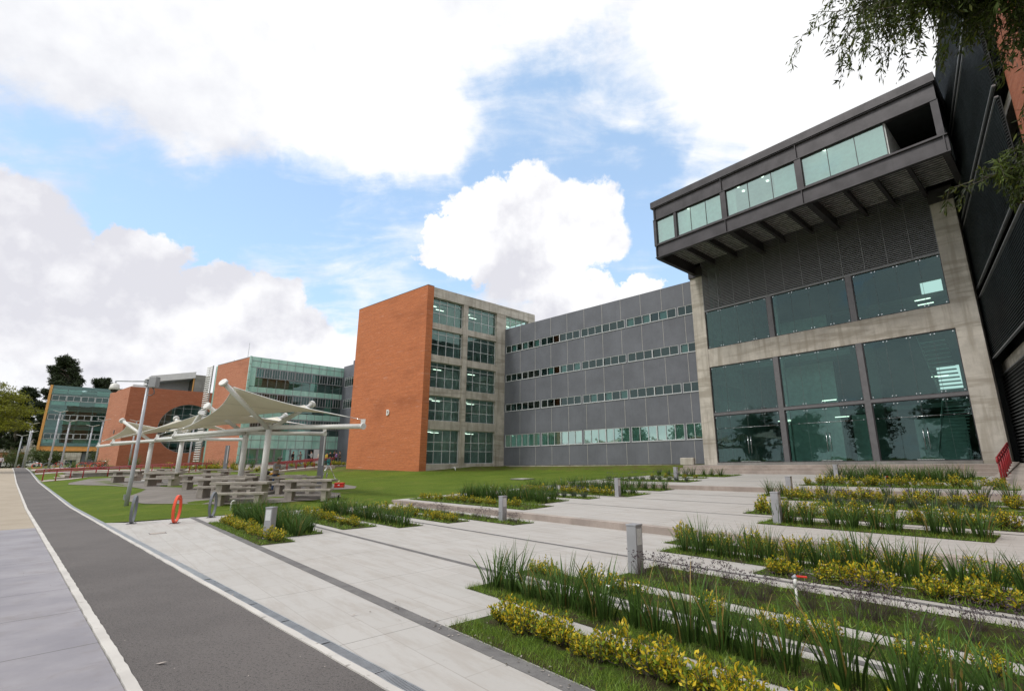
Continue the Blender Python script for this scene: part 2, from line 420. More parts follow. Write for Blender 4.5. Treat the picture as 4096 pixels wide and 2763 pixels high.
def lamp_mat(T): return pbsdf(T, (.8,.8,.75), .5, emis=(1,.95,.82), estr=2.2)
mat('lamp_lit', lamp_mat)
def membrane(T):
    co = obj_co(T); n = T.noise(co, 1.5, 4, .6)
    c = T.mix(n, (.74,.70,.60,1), (.82,.78,.68,1))
    d = T.node('ShaderNodeBsdfDiffuse'); T.link(c, d.inputs[0])
    t = T.node('ShaderNodeBsdfTranslucent'); T.link(c, t.inputs[0])
    m = T.node('ShaderNodeMixShader'); m.inputs[0].default_value = .22
    T.link(d.outputs[0], m.inputs[1]); T.link(t.outputs[0], m.inputs[2]); return m.outputs[0]
mat('membrane', membrane)
def tinted(name, rough=.5, sub=.15, spec=.3):
    def f(T):
        a = T.node('ShaderNodeAttribute'); a.attribute_name = 'tint'
        b = T.node('ShaderNodeBsdfPrincipled'); T.link(a.outputs['Color'], b.inputs['Base Color'])
        b.inputs['Roughness'].default_value = rough; b.inputs['Specular IOR Level'].default_value = spec
        t = T.node('ShaderNodeBsdfTranslucent'); T.link(a.outputs['Color'], t.inputs[0])
        m = T.node('ShaderNodeMixShader'); m.inputs[0].default_value = sub
        T.link(b.outputs[0], m.inputs[1]); T.link(t.outputs[0], m.inputs[2]); return m.outputs[0]
    return mat(name, f)
tinted('leaf', .45, .25); tinted('blade', .4, .2); tinted('cloth', .85, 0.0, .1)

def paving(T):
    co = geo_co(T)
    al = T.mapping(co, (1,1,1), rot=(0,0,R(47)))      # x along t, y along s
    x, y, z = T.sep(al)
    b = T.node('ShaderNodeTexBrick'); T.link(T.comb(x, y, 0.0), b.inputs['Vector'])
    b.offset = .5; b.inputs['Scale'].default_value = 1; b.inputs['Brick Width'].default_value = .8; b.inputs['Row Height'].default_value = .4
    b.inputs['Mortar Size'].default_value = .005; b.inputs['Mortar Smooth'].default_value = .3
    b.inputs['Color1'].default_value = (.495,.48,.455,1); b.inputs['Color2'].default_value = (.45,.435,.41,1); b.inputs['Mortar'].default_value = (.33,.305,.275,1)
    b2 = T.node('ShaderNodeTexBrick'); T.link(T.comb(T.math('ADD', x, .3), y, 0.0), b2.inputs['Vector'])
    b2.offset = 0; b2.inputs['Scale'].default_value = 1; b2.inputs['Brick Width'].default_value = 2.35; b2.inputs['Row Height'].default_value = 400
    b2.inputs['Mortar Size'].default_value = .006; b2.inputs['Color1'].default_value = b2.inputs['Color2'].default_value = (1,1,1,1); b2.inputs['Mortar'].default_value = (.45,.45,.43,1)
    n = T.noise(co, .55, 6, .62); st = T.noise(T.mapping(al, (.9, 5, 1)), 1.0, 6, .7); f = T.noise(co, 60, 4, .7); sp = T.noise(co, 9, 5, .75)
    c = T.mix(T.mapr(n, .3, .7, 0, .5), b.outputs['Color'], (.50,.49,.47,1))
    c = T.mix(T.mapr(st, .44, .66, 0, .6), c, (.39,.36,.325,1))
    c = T.mix(T.mapr(f, .55, .75, 0, .3), c, (.40,.36,.32,1))
    c = T.mix(T.mapr(sp, .6, .74, 0, .45), c, (.33,.305,.28,1)); pt = T.noise(co, .28, 4, .6); c = T.mix(T.mapr(pt, .5, .66, 0, .3), c, (.385,.355,.32,1))
    c = T.mix(1.0, c, b2.outputs['Color'], 'MULTIPLY')
    return pbsdf(T, c, .75, bump=T.math('SUBTRACT', f, b.outputs['Fac']), bstr=.2, bdist=.003)
mat('paving', paving)
def asphalt(T):
    co = geo_co(T); f = T.noise(co, 130, 3, .8); n = T.noise(co, .5, 6, .65); v = T.noise(co, 45, 2, .6)
    sp = T.node('ShaderNodeTexVoronoi'); T.link(co, sp.inputs['Vector']); sp.inputs['Scale'].default_value = 11
    c = T.mix(T.mapr(n, .3, .7), (.066,.059,.056,1), (.120,.108,.102,1))
    c = T.mix(T.mapr(f, .42, .66), c, (.19,.175,.168,1)); c = T.mix(T.mapr(v, .55, .66, 0, .75), c, (.035,.033,.033,1))
    c = T.mix(T.mapr(sp.outputs['Distance'], .0, .055, .6, 0), c, (.34,.32,.30,1))
    return pbsdf(T, c, .85, bump=f, bstr=.6, bdist=.004)
mat('asphalt', asphalt)
def walkway(T):
    co = geo_co(T); al = T.mapping(co, rot=(0,0,R(42.5+0)))
    p = T.mapping(co, rot=(0,0,R(-47.5)))
    n = T.noise(co, .8, 7, .65); st = T.noise(T.mapping(co, (1,1,1), rot=(0,0,R(-40))), 1.6, 7, .7, dist=.5); f = T.noise(co, 70, 4, .7)
    c = T.mix(T.mapr(n, .3, .7), (.235,.225,.25,1), (.33,.315,.335,1))
    c = T.mix(T.mapr(st, .5, .72, 0, .55), c, (.20,.175,.16,1)); c = T.mix(T.mapr(f, .5, .8, 0, .25), c, (.25,.24,.24,1))
    pc = T.vmath('DOT_PRODUCT', co, (UP.x, UP.y, 0), out=1)
    jt = T.math('LESS_THAN', T.math('ABSOLUTE', T.math('SUBTRACT', T.math('FRACT', T.math('DIVIDE', T.math('ADD', pc, .55), 1.6)), .5)), .0045)
    c = T.mix(jt, c, (.10,.09,.085,1))
    return pbsdf(T, c, .6, bump=f, bstr=.15, bdist=.003)
mat('walkway', walkway)
def tanwalk(T):
    co = geo_co(T); n = T.noise(co, .9, 6, .65); f = T.noise(co, 60, 4, .7)
    c = T.mix(T.mapr(n, .3, .7), (.34,.285,.215,1), (.41,.35,.27,1)); c = T.mix(T.mapr(f, .5, .8, 0, .3), c, (.33,.27,.2,1))
    return pbsdf(T, c, .8)
mat('tan_walk', tanwalk)
def kerbpaint(T):
    co = geo_co(T); n = T.noise(co, 9, 7, .75); m = T.noise(co, 1.3, 5, .6)
    c = T.mix(T.mapr(m, .3, .7), (.52,.50,.47,1), (.64,.62,.58,1)); c = T.mix(T.mapr(n, .60, .68, 0, .85), c, (.22,.20,.18,1))
    return pbsdf(T, c, .85, bump=n, bstr=.5, bdist=.01)
mat('kerb_paint', kerbpaint)
m_plain('grate_metal', (.33,.35,.37), .5, metal=.4, var=.15, scale=5)
def dstrip(T):
    co = geo_co(T); n = T.noise(co, 3, 6, .7); f = T.noise(co, 80, 3, .7)
    c = T.mix(T.mapr(n, .3, .7), (.13,.125,.125,1), (.20,.195,.19,1)); c = T.mix(T.mapr(f, .4, .8, 0, .4), c, (.09,.09,.09,1))
    return pbsdf(T, c, .9, bump=f, bstr=.4, bdist=.004)
mat('dark_strip', dstrip)
def lawn(T):
    co = geo_co(T); n = T.noise(co, .35, 6, .65); m = T.noise(T.mapping(co, (1,1,.3), rot=(0,0,.5)), 1.6, 7, .75, dist=.6); f = T.noise(T.mapping(co, (1,1,.4)), 38, 5, .75); z = T.sep(co)[2]
    dry = T.noise(co, .8, 6, .7)
    c = T.mix(T.mapr(n, .3, .7), (.080,.138,.014,1), (.170,.232,.028,1))
    c = T.mix(T.mapr(m, .35, .7), c, (.140,.190,.022,1)); c = T.mix(T.mapr(f, .35, .7, .0, .6), c, (.045,.085,.010,1))
    tf = T.noise(co, 7.0, 5, .7); c = T.mix(T.mapr(tf, .48, .7, 0, .55), c, (.050,.095,.010,1)); c = T.mix(T.mapr(dry, .54, .70, 0, .6), c, (.20,.19,.05,1))
    c = T.mix(T.math('MULTIPLY', T.mapr(z, .86, 1.1), T.mapr(m, .38, .6, 0, .7)), c, (.115,.078,.040,1))
    return pbsdf(T, c, .95, spec=.15, bump=T.math('ADD', f, m), bstr=.8, bdist=.05)
mat('lawn', lawn)
def bedgrass(T):
    co = geo_co(T); m = T.noise(co, 3.5, 6, .7); f = T.noise(co, 60, 5, .75)
    c = T.mix(T.mapr(m, .42, .58), (.080,.135,.020,1), (.075,.058,.034,1)); c = T.mix(T.mapr(f, .35, .7, 0, .7), c, (.03,.045,.012,1))
    return pbsdf(T, c, .95, spec=.1, bump=f, bstr=.8, bdist=.03)
mat('bed_soil', bedgrass)
def aggregate(T):
    co = geo_co(T); n = T.noise(co, .7, 6, .65); f = T.noise(co, 55, 4, .8)
    c = T.mix(T.mapr(n, .3, .7), (.165,.148,.132,1), (.25,.225,.20,1)); c = T.mix(T.mapr(f, .4, .75, 0, .5), c, (.11,.10,.09,1))
    return pbsdf(T, c, .85, bump=f, bstr=.4, bdist=.005)
mat('aggregate', aggregate)
def dark_wall(T):
    co = geo_co(T); n = T.noise(co, .05, 4, .6)
    return pbsdf(T, T.mix(n, (.04,.07,.015,1), (.08,.12,.03,1)), .95)
mat('far_ground', dark_wall)
M = MATS

# ================================================================ GROUND
def drape(name, poly, material, dz, step=1.0, hf=None, kind=True):
    bm = bmesh.new(); vs = [bm.verts.new((p[0], p[1], 0)) for p in poly]; bm.faces.new(vs)
    xs = [p[0] for p in poly]; ys = [p[1] for p in poly]
    for ax, (lo, hi) in enumerate(((min(xs), max(xs)), (min(ys), max(ys)))):
        k = math.ceil(lo/step)*step
        while k < hi:
            co = [0, 0, 0]; no = [0, 0, 0]; co[ax] = k; no[ax] = 1
            bmesh.ops.bisect_plane(bm, geom=bm.verts[:]+bm.edges[:]+bm.faces[:], plane_co=co, plane_no=no, dist=1e-5); k += step
    hf = hf or H
    for v in bm.verts: v.co.z = hf(v.co.x, v.co.y)+dz
    bmesh.ops.recalc_face_normals(bm, faces=bm.faces[:])
    if bm.faces and sum(f.normal.z for f in bm.faces) < 0: bmesh.ops.reverse_faces(bm, faces=bm.faces[:])
    me = bpy.data.meshes.new(name); bm.to_mesh(me); bm.free(); me.materials.append(material)
    for p in me.polygons: p.use_smooth = True
    o = bpy.data.objects.new(name, me); col.objects.link(o)
    return structure(o) if kind else o

def frange(a, b, st):
    out = []; k = a
    while k < b-1e-6: out.append(k); k += st
    return out
T_L = -20.5                                        # left edge of the paved plaza
def terrain():
    ps = frange(-400, -40, 60)+frange(-40, -10, 5)+frange(-10, 12, 1)+frange(12, 62, .4)+frange(62, 110, 1)+frange(110, 200, 6)+frange(200, 1600, 100)
    qs = [-1200, -600, -300, -150, -80, -40, -20, -10, -5, -2, .87]+frange(2.36, 34, .4)+frange(34, 60, 1.5)+frange(60, 120, 10)+[120, 200, 400, 800, 1500]
    mb = MB(); mb.smooth = True
    def h(p, q):
        P = pq(p, q); s, t = st_of(P); z = H(P.x, P.y)
        if q < 2.35: z -= .10 if q > .5 else .05
        if q > 150 or q < -150 or p > 300: return z
        if t > T_L+.35 and s < 31.5 and q > 2.35: z = min(z, prof(s))-.35
        return z
    vs = [(*pq(p, q), h(p, q)) for p in ps for q in qs]; n = len(qs)
    fs = [(i*n+j, (i+1)*n+j, (i+1)*n+j+1, i*n+j+1) for i in range(len(ps)-1) for j in range(n-1)]
    mb.addmesh(vs, [tuple(reversed(f)) for f in fs])
    o = structure(mb.build('lawn', M['lawn']))
    me = o.data
    if me.polygons[0].normal.z < 0: me.flip_normals()
terrain()
def ribbon(name, q0, q1, material, dz, p0=-8, p1=108, hard=0.0, w=0.0, st=1.5):
    """a band along the path between offsets q0 and q1; `w` roughens its edges"""
    mb = MB(); ps = frange(p0, p1, st)+[p1]; r = random.Random(hash(name) % 97)
    prev = None
    for p in ps:
        a = pq(p, q0+(r.uniform(-w, w) if w else 0)); b = pq(p, q1+(r.uniform(-w, w) if w else 0)); z = far(p)+dz
        cur = [(a.x, a.y, z), (b.x, b.y, z)]
        if prev:
            mb.face([prev[0], prev[1], cur[1], cur[0]])
            if hard:
                mb.face([(*prev[0][:2], prev[0][2]-hard), prev[0], cur[0], (*cur[0][:2], cur[0][2]-hard)])
                mb.face([prev[1], (*prev[1][:2], prev[1][2]-hard), (*cur[1][:2], cur[1][2]-hard), cur[1]])
        prev = cur
    o = mb.build(name, material); me = o.data
    if me.polygons[0].normal.z < 0: me.flip_normals()
    return structure(o)
ribbon('asphalt_path', .90, 2.22, M['asphalt'], 0.0)
ribbon('path_kerb', .885, .962, M['kerb_paint'], .018, hard=.06, w=.005, st=.12, p1=104)
ribbon('path_kerb', 2.165, 2.232, M['kerb_paint'], .012, hard=.04, w=.006, st=.3, p1=104)
ribbon('concrete_walkway', -2.6, .878, M['walkway'], .004, p1=20.4, st=.8)
ribbon('tan_walkway', -2.6, .878, M['tan_walk'], .004, p0=20.4, p1=104)
ribbon('drain_edge', 2.232, 2.345, M['alu_grey'], .004, p0=9, p1=104)
# worn dashes across the path
mb = MB()
for k in range(9):
    a = pq(60.6, .98+k*.135); b = pq(60.85, .98+k*.135+.09); z = far(60.7)+.006
    c0 = pq(60.6, .98+k*.135+.09); c1 = pq(60.85, .98+k*.135)
    mb.face([(a.x,a.y,z),(c1.x,c1.y,z),(b.x,b.y,z),(c0.x,c0.y,z)])
o = mb.build('painted_stop_line', M['kerb_paint']); structure(o)
if o.data.polygons[0].normal.z < 0: o.data.flip_normals()

# plaza: two gently sloping tiers, each a real step above the last
def plaza_piece(name, s0, s1, t0, t1, dz, material, thick=.12, line_q=None):
    """sheet between s0..s1, t0..t1 following the plaza profile"""
    mb = MB()
    n = max(1, int((t1-t0)/4)); m = max(1, int((s1-s0)/2))
    for i in range(n):
        for j in range(m):
            ta, tb = t0+(t1-t0)*i/n, t0+(t1-t0)*(i+1)/n; sa, sb = s0+(s1-s0)*j/m, s0+(s1-s0)*(j+1)/m
            def pt(s, t, lo):
                if line_q and s == s0: s = (line_q+.0785*t)/.9969
                p = xy(s, t); e = 2e-3
                return (p.x, p.y, prof(min(max(s, s0+e if not line_q else -9), s1-e))+dz)
            mb.face([pt(sa, ta, 0), pt(sa, tb, 0), pt(sb, tb, 1), pt(sb, ta, 1)])
    o = mb.build(name, material)
    if o.data.polygons[0].normal.z < 0: o.data.flip_normals()
    return o
TR = 7.0
structure(plaza_piece('plaza_paving', 2.3, S_A, T_L, TR, 0.0, M['paving'], line_q=2.335))
structure(plaza_piece('plaza_paving', S_A, S_B, T_L, TR, 0.0, M['paving']))
structure(plaza_piece('plaza_paving', S_B, S_C, -19.6, TR, 0.0, M['paving']))
for i, (s, w, t0) in enumerate([(2.86, .075, T_L), (4.85, .05, T_L), (7.22, .045, T_L), (12.62, .03, T_L), (15.1, .03, T_L), (17.3, .03, T_L), (23.0, .03, -19.6), (26.0, .03, -19.6)]):
    structure(plaza_piece('dark_paving_strip', s-w, s+w, t0, TR, .004, M['dark_strip']))
def stepbox(name, s0, s1, t0, t1, z0, z1, material, bev=.012):
    mb = MB(); mb.prism([xy(s0, t0), xy(s1, t0), xy(s1, t1), xy(s0, t1)], z0, z1)
    o = mb.build(name, [material, M['concrete_riser']], bevel=bev)
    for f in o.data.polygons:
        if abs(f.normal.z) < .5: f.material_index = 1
    return structure(o)
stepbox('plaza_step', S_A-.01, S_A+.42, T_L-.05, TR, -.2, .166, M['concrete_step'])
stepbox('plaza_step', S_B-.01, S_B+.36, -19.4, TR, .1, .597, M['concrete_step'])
# entrance stairs: three risers to the landing
for k in range(3):
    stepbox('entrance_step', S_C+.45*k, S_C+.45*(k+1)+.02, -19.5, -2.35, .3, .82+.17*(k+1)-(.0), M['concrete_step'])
stepbox('entrance_landing', S_C+1.37, 34.0, -19.75, 6, .3, 1.345, M['concrete_dark'])
# ramp on the right of the stairs
mb = MB()
a0, a1, b0, b1 = xy(21.4, -2.33), xy(21.4, 7), xy(S_C+1.37, -2.33), xy(S_C+1.37, 7)
mb.addmesh([(*a0, .3), (*a1, .3), (*b1, .3), (*b0, .3), (*a0, .66), (*a1, .66), (*b1, 1.338), (*b0, 1.338)], [(0,3,2,1),(4,5,6,7),(0,1,5,4),(1,2,6,5),(2,3,7,6),(3,0,4,7)])
o = structure(mb.build('access_ramp', M['concrete_step']))
mb = MB()
a0, a1, b0, b1 = xy(20.9, -2.62), xy(20.9, -2.335), xy(S_C+1.5, -2.62), xy(S_C+1.5, -2.335)
mb.addmesh([(*a0, .3), (*a1, .3), (*b1, .3), (*b0, .3), (*a0, .68), (*a1, .68), (*b1, 1.42), (*b0, 1.42)], [(0,3,2,1),(4,5,6,7),(0,1,5,4),(1,2,6,5),(2,3,7,6),(3,0,4,7)])
structure(mb.build('ramp_kerb', M['concrete_step'], bevel=.01))

# aggregate paving under the canopies
KID = [(-35.8,37.5),(-32.6,35.6),(-29.8,34.0),(-25.7,31.2),(-23.5,29.4),(-22.3,27.6),(-21.3,25.7),(-20.2,24.0),(-19.0,22.9),(-16.8,21.1),(-14.9,20.2),(-13.4,20.3),(-11.7,21.2),(-10.5,22.6),(-9.9,23.8),(-10.6,25.4),(-12.1,27.0),(-12.6,28.6),(-11.8,30.3),(-12.4,32.1),(-14.1,34.2),(-16.0,35.5),(-19,38.5),(-24,43.5),(-31,49.5),(-38.5,48.0),(-39.5,43.0),(-37.6,39.4)]
drape('canopy_paving', KID, M['aggregate'], .018, 1.5)
drape('lawn_island', [(-25.6,33.0),(-24.6,31.9),(-22.6,31.0),(-20.6,31.2),(-21.2,33.0),(-23.2,34.3)], M['lawn'], .03, 1.0)
# slab in front of the glass building, with its retaining edge
FB = Frame((-43.21, 69.0), 42.5)
def fbox(name, fr, x0, x1, y0, y1, z0, z1, material):
    mb = MB(); mb.prism([fr.world(x0, y0, 0)[:2], fr.world(x1, y0, 0)[:2], fr.world(x1, y1, 0)[:2], fr.world(x0, y1, 0)[:2]], z0, z1)
    return structure(mb.build(name, material))
fbox('building_terrace', FB, 2.2, 24, -11.6, .6, .3, 1.66, M['concrete_step'])
fbox('terrace_edge', FB, 1.6, 25, -12.0, -11.6, .3, 1.60, M['concrete_dark'])
fbox('terrace_step', FB, -6.0, 2.2, -3.2, .4, .8, 1.45, M['concrete_step'])
fbox('terrace_step', FB, -.6, 2.2, -2.2, -.0, .8, 1.78, M['stone_white'])
def ramp(name, a, b, za, zb, w, material, thick=.5):
    a, b = Vector(a), Vector(b); d = (b-a).normalized(); n = Vector((-d.y, d.x))*w/2
    q = [a-n, a+n, b+n, b-n]; z = [za, za, zb, zb]; mb = MB()
    mb.addmesh([(p.x, p.y, -.2) for p in q]+[(p.x, p.y, zz) for p, zz in zip(q, z)], [(0,1,2,3),(4,7,6,5),(0,4,5,1),(1,5,6,2),(2,6,7,3),(3,7,4,0)])
    o = mb.build(name, material); bm = bmesh.new(); bm.from_mesh(o.data); bmesh.ops.recalc_face_normals(bm, faces=bm.faces[:]); bm.to_mesh(o.data); bm.free()
    return structure(o)
ramp('pedestrian_ramp', (-31.2, 55.8), (-28.0, 63.5), 1.05, 1.62, 1.5, M['concrete_step'])
ramp('pedestrian_ramp', (-44.0, 43.6), (-40.0, 57.4), .60, 1.14, 1.7, M['concrete_step'])
# low terrace with three steps on the left, pale pavements behind it
def pqbox(name, p0, p1, q0, q1, z0, z1, material):
    mb = MB(); mb.prism([pq(p0, q0), pq(p1, q0), pq(p1, q1), pq(p0, q1)], z0, z1); return structure(mb.build(name, material))
pqbox('left_terrace', 63.2, 74, 4.4, 12.5, .2, 1.16, M['concrete_dark'])
pqbox('left_terrace_top', 63.15, 74.05, 4.35, 12.55, 1.16, 1.2, M['concrete_step'])
for k in range(3): pqbox('left_step', 63.4-.0, 73.2, 2.9+.5*k, 4.35, .2, .66+.17*k, M['concrete_step'])
drape('side_pavement', [pq(49.5+11, 2.4), pq(62.9, 2.4), pq(62.9, 6.0), pq(61, 4.2)], M['concrete_step'], .02, 2)
drape('side_pavement', [pq(76, 2.4), pq(79.5, 2.4), pq(79.5, 16), pq(75, 30), pq(68, 26), pq(74.6, 14)], M['concrete_step'], .03, 2)
drape('side_pavement', [pq(86, 2.4), pq(95, 2.4), pq(92, 12), pq(86, 9)], M['concrete_step'], .03, 2)

# ================================================================ BUILDINGS
def pane_grid(mb, x0, x1, z0, z1, y, xs, zs, w=.045, d=.06, edge=None):
    """frame bars round and across one window opening"""
    e = edge or w
    mb.box(x0, x1, y-d/2, y+d/2, z0, z0+e); mb.box(x0, x1, y-d/2, y+d/2, z1-e, z1)
    mb.box(x0, x0+e, y-d/2, y+d/2, z0+e, z1-e); mb.box(x1-e, x1, y-d/2, y+d/2, z0+e, z1-e)
    for x in xs: mb.box(x-w/2, x+w/2, y-d/2+.002, y+d/2-.002, z0+e, z1-e)
    xx = [x0+e]+[v for x in xs for v in (x-w/2, x+w/2)]+[x1-e]
    for z in zs:
        for i in range(0, len(xx), 2): mb.box(xx[i], xx[i+1], y-d/2+.004, y+d/2-.004, z-w/2, z+w/2)
def sheet(x0, x1, z0, z1, y):
    mb = MB(); mb.face([(x0, y, z0), (x1, y, z0), (x1, y, z1), (x0, y, z1)]); return mb
def window(fr, root, x0, x1, z0, z1, y, xs=(), zs=(), frame_m='alu_white', glass_m='glass_teal', w=.045, d=.07, edge=None, name='window'):
    mb = MB(); pane_grid(mb, x0, x1, z0, z1, y, list(xs), list(zs), w, d, edge)
    f = fr.part(mb, name, M[frame_m], root)
    g = sheet(x0+.01, x1-.01, z0+.01, z1-.01, y+.004); fr.part(g, 'pane', M[glass_m], f)
    return f

# ---- entrance building -------------------------------------------------
E0 = xy(33.3, -11.0)
ent = thing('entrance_building', 'concrete framed glass entrance hall with an overhanging dark steel gallery above the plaza stairs', 'building', (E0.x, E0.y, 1.34))
FE = Frame(xy(33.3, 0), 137, ent)
mb = MB()
mb.box(-19.46, -18.42, 0, 1.0, .3, 15.72); fl = FE.part(mb, 'column', M['concrete'], bevel=.02)
mb = MB(); mb.box(-3.84, -2.76, 0, 1.0, .3, 15.72); FE.part(mb, 'column', M['concrete'], bevel=.02)
mb = MB(); mb.box(-18.42, -3.84, .03, .9, 8.44, 9.83); FE.part(mb, 'concrete_beam', M['concrete'], bevel=.015)
mb = MB(); mb.box(-18.42, -3.84, -.04, .6, .9, 1.49); FE.part(mb, 'plinth', M['concrete_dark'])
bays = [(-18.42, -13.69, -18.36), (-13.35, -8.66, 0), (-8.33, -3.84, 0)]
joints = [(-17.26, -15.93, -14.76), (-12.04, -10.91, -9.75), (-7.14, -6.0, -4.88)]
for x0, x1 in ((-13.69, -13.35), (-8.66, -8.33)):
    mb = MB(); mb.box(x0, x1, .02, .42, 1.49, 8.44); FE.part(mb, 'mullion', M['steel_mullion'])
    mb = MB(); mb.box(x0, x1, .02, .42, 9.83, 12.78); FE.part(mb, 'mullion', M['steel_mullion'])
for (x0, x1, _), jt in zip(bays, joints):
    mb = MB(); mb.box(x0, x1, .02, .3, 4.82, 5.0); FE.part(mb, 'transom', M['steel_mullion'])
    for z0, z1, lower in ((9.83, 12.78, 0), (5.0, 8.44, 0), (1.49, 4.82, 1)):
        fmb = MB(); pane_grid(fmb, x0, x1, z0, z1, .14, [], [], .05, .1)
        f = FE.part(fmb, 'glass_bay', M['steel_dark'])
        g = MB(); xs = [x0+.04]+list(jt)+[x1-.04]
        for i in range(4):
            a, b = xs[i]+.006, xs[i+1]-.006
            if lower and i in (1, 2): g.face([(a, .142, 3.9), (b, .142, 3.9), (b, .142, z1-.04), (a, .142, z1-.04)])
            elif lower: g.face([(a, .142, z0+.03), (b, .142, z0+.03), (b, .142, 3.87), (a, .142, 3.87)]); g.face([(a, .142, 3.9), (b, .142, 3.9), (b, .142, z1-.04), (a, .142, z1-.04)])
            else: g.face([(a, .142, z0+.04), (b, .142, z0+.04), (b, .142, z1-.04), (a, .142, z1-.04)])
        FE.part(g, 'glass_panels', M['glass_hall'], f)
        c = MB()
        for i in range(5):
            for dx in ((-.09, .09) if 0 < i < 4 else ((.1,) if i == 0 else (-.1,))):
                for z in ((z1-.13, z0+.13) if not lower else (z1-.13,)):
                    c.tube([(xs[i]+dx, .10, z), (xs[i]+dx, .145, z)], .032, 8)
        
        if lower:
            c.tube([(x0+.06, .12, 3.885), (x1-.06, .12, 3.885)], .012, 6)
            for k in range(8):
                xx = x0+.2+(x1-x0-.4)*k/7; c.tube([(xx, .09, 3.885), (xx, .145, 3.885)], .03, 8)
        FE.part(c, 'clamps', M['chrome'], f)
        c = MB()
        for x in jt: c.box(x-.006, x+.006, .135, .15, (3.88 if lower else z0+.05), z1-.05)
        FE.part(c, 'joint_seals', M['joint_dark'], f)
        if lower:
            for side, (a, b) in enumerate(((xs[1], xs[2]), (xs[2], xs[3]))):
                dmb = sheet(a+.008, b-.008, z0+.02, 3.86, .143); dr = FE.part(dmb, 'glass_door', M['glass_hall'])
                hx = xs[2]+(-.1 if side == 0 else .1)
                h = MB(); h.tube([(hx, .07, 2.1), (hx, .07, 3.25)], .018, 8); h.beam((hx, .07, 2.25), (hx, .143, 2.25), .02); h.beam((hx, .07, 3.1), (hx, .143, 3.1), .02)
                lo, hi = (a+.55, b-.01) if side == 0 else (a+.01, b-.55)
                h.box(lo if side == 0 else a+.01, hi if side == 0 else a+.6, .12, .165, z0+.02, z0+.1)
                FE.part(h, 'handle', M['chrome'], dr)
# louver screen above the glass
mb = MB(); z = 12.86
while z < 16.9: mb.box(-18.42, -3.84, .03, .10, z, z+.045); z += .118
scr = FE.part(mb, 'louver_screen', M['louver_metal'])
mb = MB()
for k in range(13): x = -18.4+k*14.54/12; mb.box(x-.018, x+.018, -.0, .028, 12.8, 16.9)
mb.box(-18.42, -3.84, .0, .2, 12.74, 12.84)
FE.part(mb, 'screen_ribs', M['louver_metal'], scr)
mb = MB(); mb.box(-17.1, -3.84, .35, .40, 12.9, 16.9); FE.part(mb, 'screen_shade', M['void_shade'], scr)  # dark sheet put in as the shade behind the slats
# hall interior
mb = MB(); mb.box(-19.2, -2.9, 1.1, 13.5, 1.2, 1.47); FE.part(mb, 'hall_floor', M['interior_floor'])
mb = MB(); mb.box(-19.3, -19.2, 1.1, 13.2, 1.47, 17); mb.box(-16.2, -12.25, 7.3, 7.39, 1.47, 12.6); FE.part(mb, 'light_walls', M['interior_white'])
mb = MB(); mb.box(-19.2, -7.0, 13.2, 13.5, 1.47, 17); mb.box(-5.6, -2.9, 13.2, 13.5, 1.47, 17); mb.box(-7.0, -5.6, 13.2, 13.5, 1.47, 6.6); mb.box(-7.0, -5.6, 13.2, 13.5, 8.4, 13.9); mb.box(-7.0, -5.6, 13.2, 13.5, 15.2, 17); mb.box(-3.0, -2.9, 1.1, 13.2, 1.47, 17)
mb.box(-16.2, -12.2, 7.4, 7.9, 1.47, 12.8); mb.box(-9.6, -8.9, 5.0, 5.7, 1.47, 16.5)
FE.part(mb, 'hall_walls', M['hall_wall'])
mb = MB(); mb.box(-19.2, -2.9, .9, 13.2, 16.6, 16.8); mb.box(-19.2, -10.5, 5.5, 13.2, 8.9, 9.3); mb.box(-19.2, -3.0, 8.8, 13.2, 12.7, 13.0); mb.box(-19.2, -3.0, 8.8, 13.2, 5.0, 5.3)
FE.part(mb, 'hall_floors_above', M['interior_wall'])
mb = MB()
for z0 in (2.6, 6.3, 10.0, 13.6):
    for k in range(4): pane_grid(mb, -19.19+.0, -19.0, 0, 0, 0, [], []) if 0 else None
    mb.box(-19.2, -19.12, 1.9, 6.1, z0, z0+.06); mb.box(-19.2, -19.12, 1.9, 6.1, z0+1.1, z0+1.16)
    for k in range(5): mb.box(-19.2, -19.12, 1.9+k*1.035, 1.96+k*1.035, z0, z0+1.16)
FE.part(mb, 'hall_side_windows', M['alu_white'])
mb = MB()
for z0 in (2.6, 6.3, 10.0, 13.6): mb.box(-19.195, -19.15, 1.96, 6.04, z0+.06, z0+1.1)
FE.part(mb, 'side_window_panes', M['glass_frost'])
for x0 in (-8.0, -6.6):
    mb = MB(); mb.box(x0, x0+1.1, 9.0, 9.1, 1.47, 3.75); mb.box(x0-.15, x0+1.25, 9.1, 9.2, 1.47, 4.3); FE.part(mb, 'lift_door', M['interior_white'])
mb = MB(); mb.box(-14.9, -14.6, 4.0, 4.3, 1.47, 16.5); mb.box(-12.0, -10.6, 9, 9.2, 1.47, 4.9); FE.part(mb, 'hall_column', M['interior_white'])
mb = MB()
for (x, y, z) in ((-11.3, 5.0, 9.0+1.4), (-6.4, 6.0, 10.8), (-6.2, 8.0, 12.4), (-11.8, 4.0, 5.6), (-6.0, 7.5, 6.9), (-11.9, 6.5, 4.6), (-6.1, 8.2, 12.1), (-15, 4, 4.4)): mb.box(x-.45, x+.45, y-.05, y+.05, z, z+.05)
FE.part(mb, 'hall_lamp', M['lamp_lit'])
mb = MB()                                         # open stair seen through the right bay
for k in range(16): mb.box(-6.2+.0, -4.9, 4.0+.28*k, 4.3+.28*k, 1.6+.22*k, 1.66+.22*k); mb.box(-6.2, -4.9, 4.0+.28*(15-k), 4.3+.28*(15-k), 5.3+.22*k, 5.36+.22*k)
mb.beam((-6.25, 4.0, 1.9), (-6.25, 8.5, 5.4), .06, .25); mb.beam((-6.25, 8.5, 5.6), (-6.25, 4, 9.1), .06, .25)
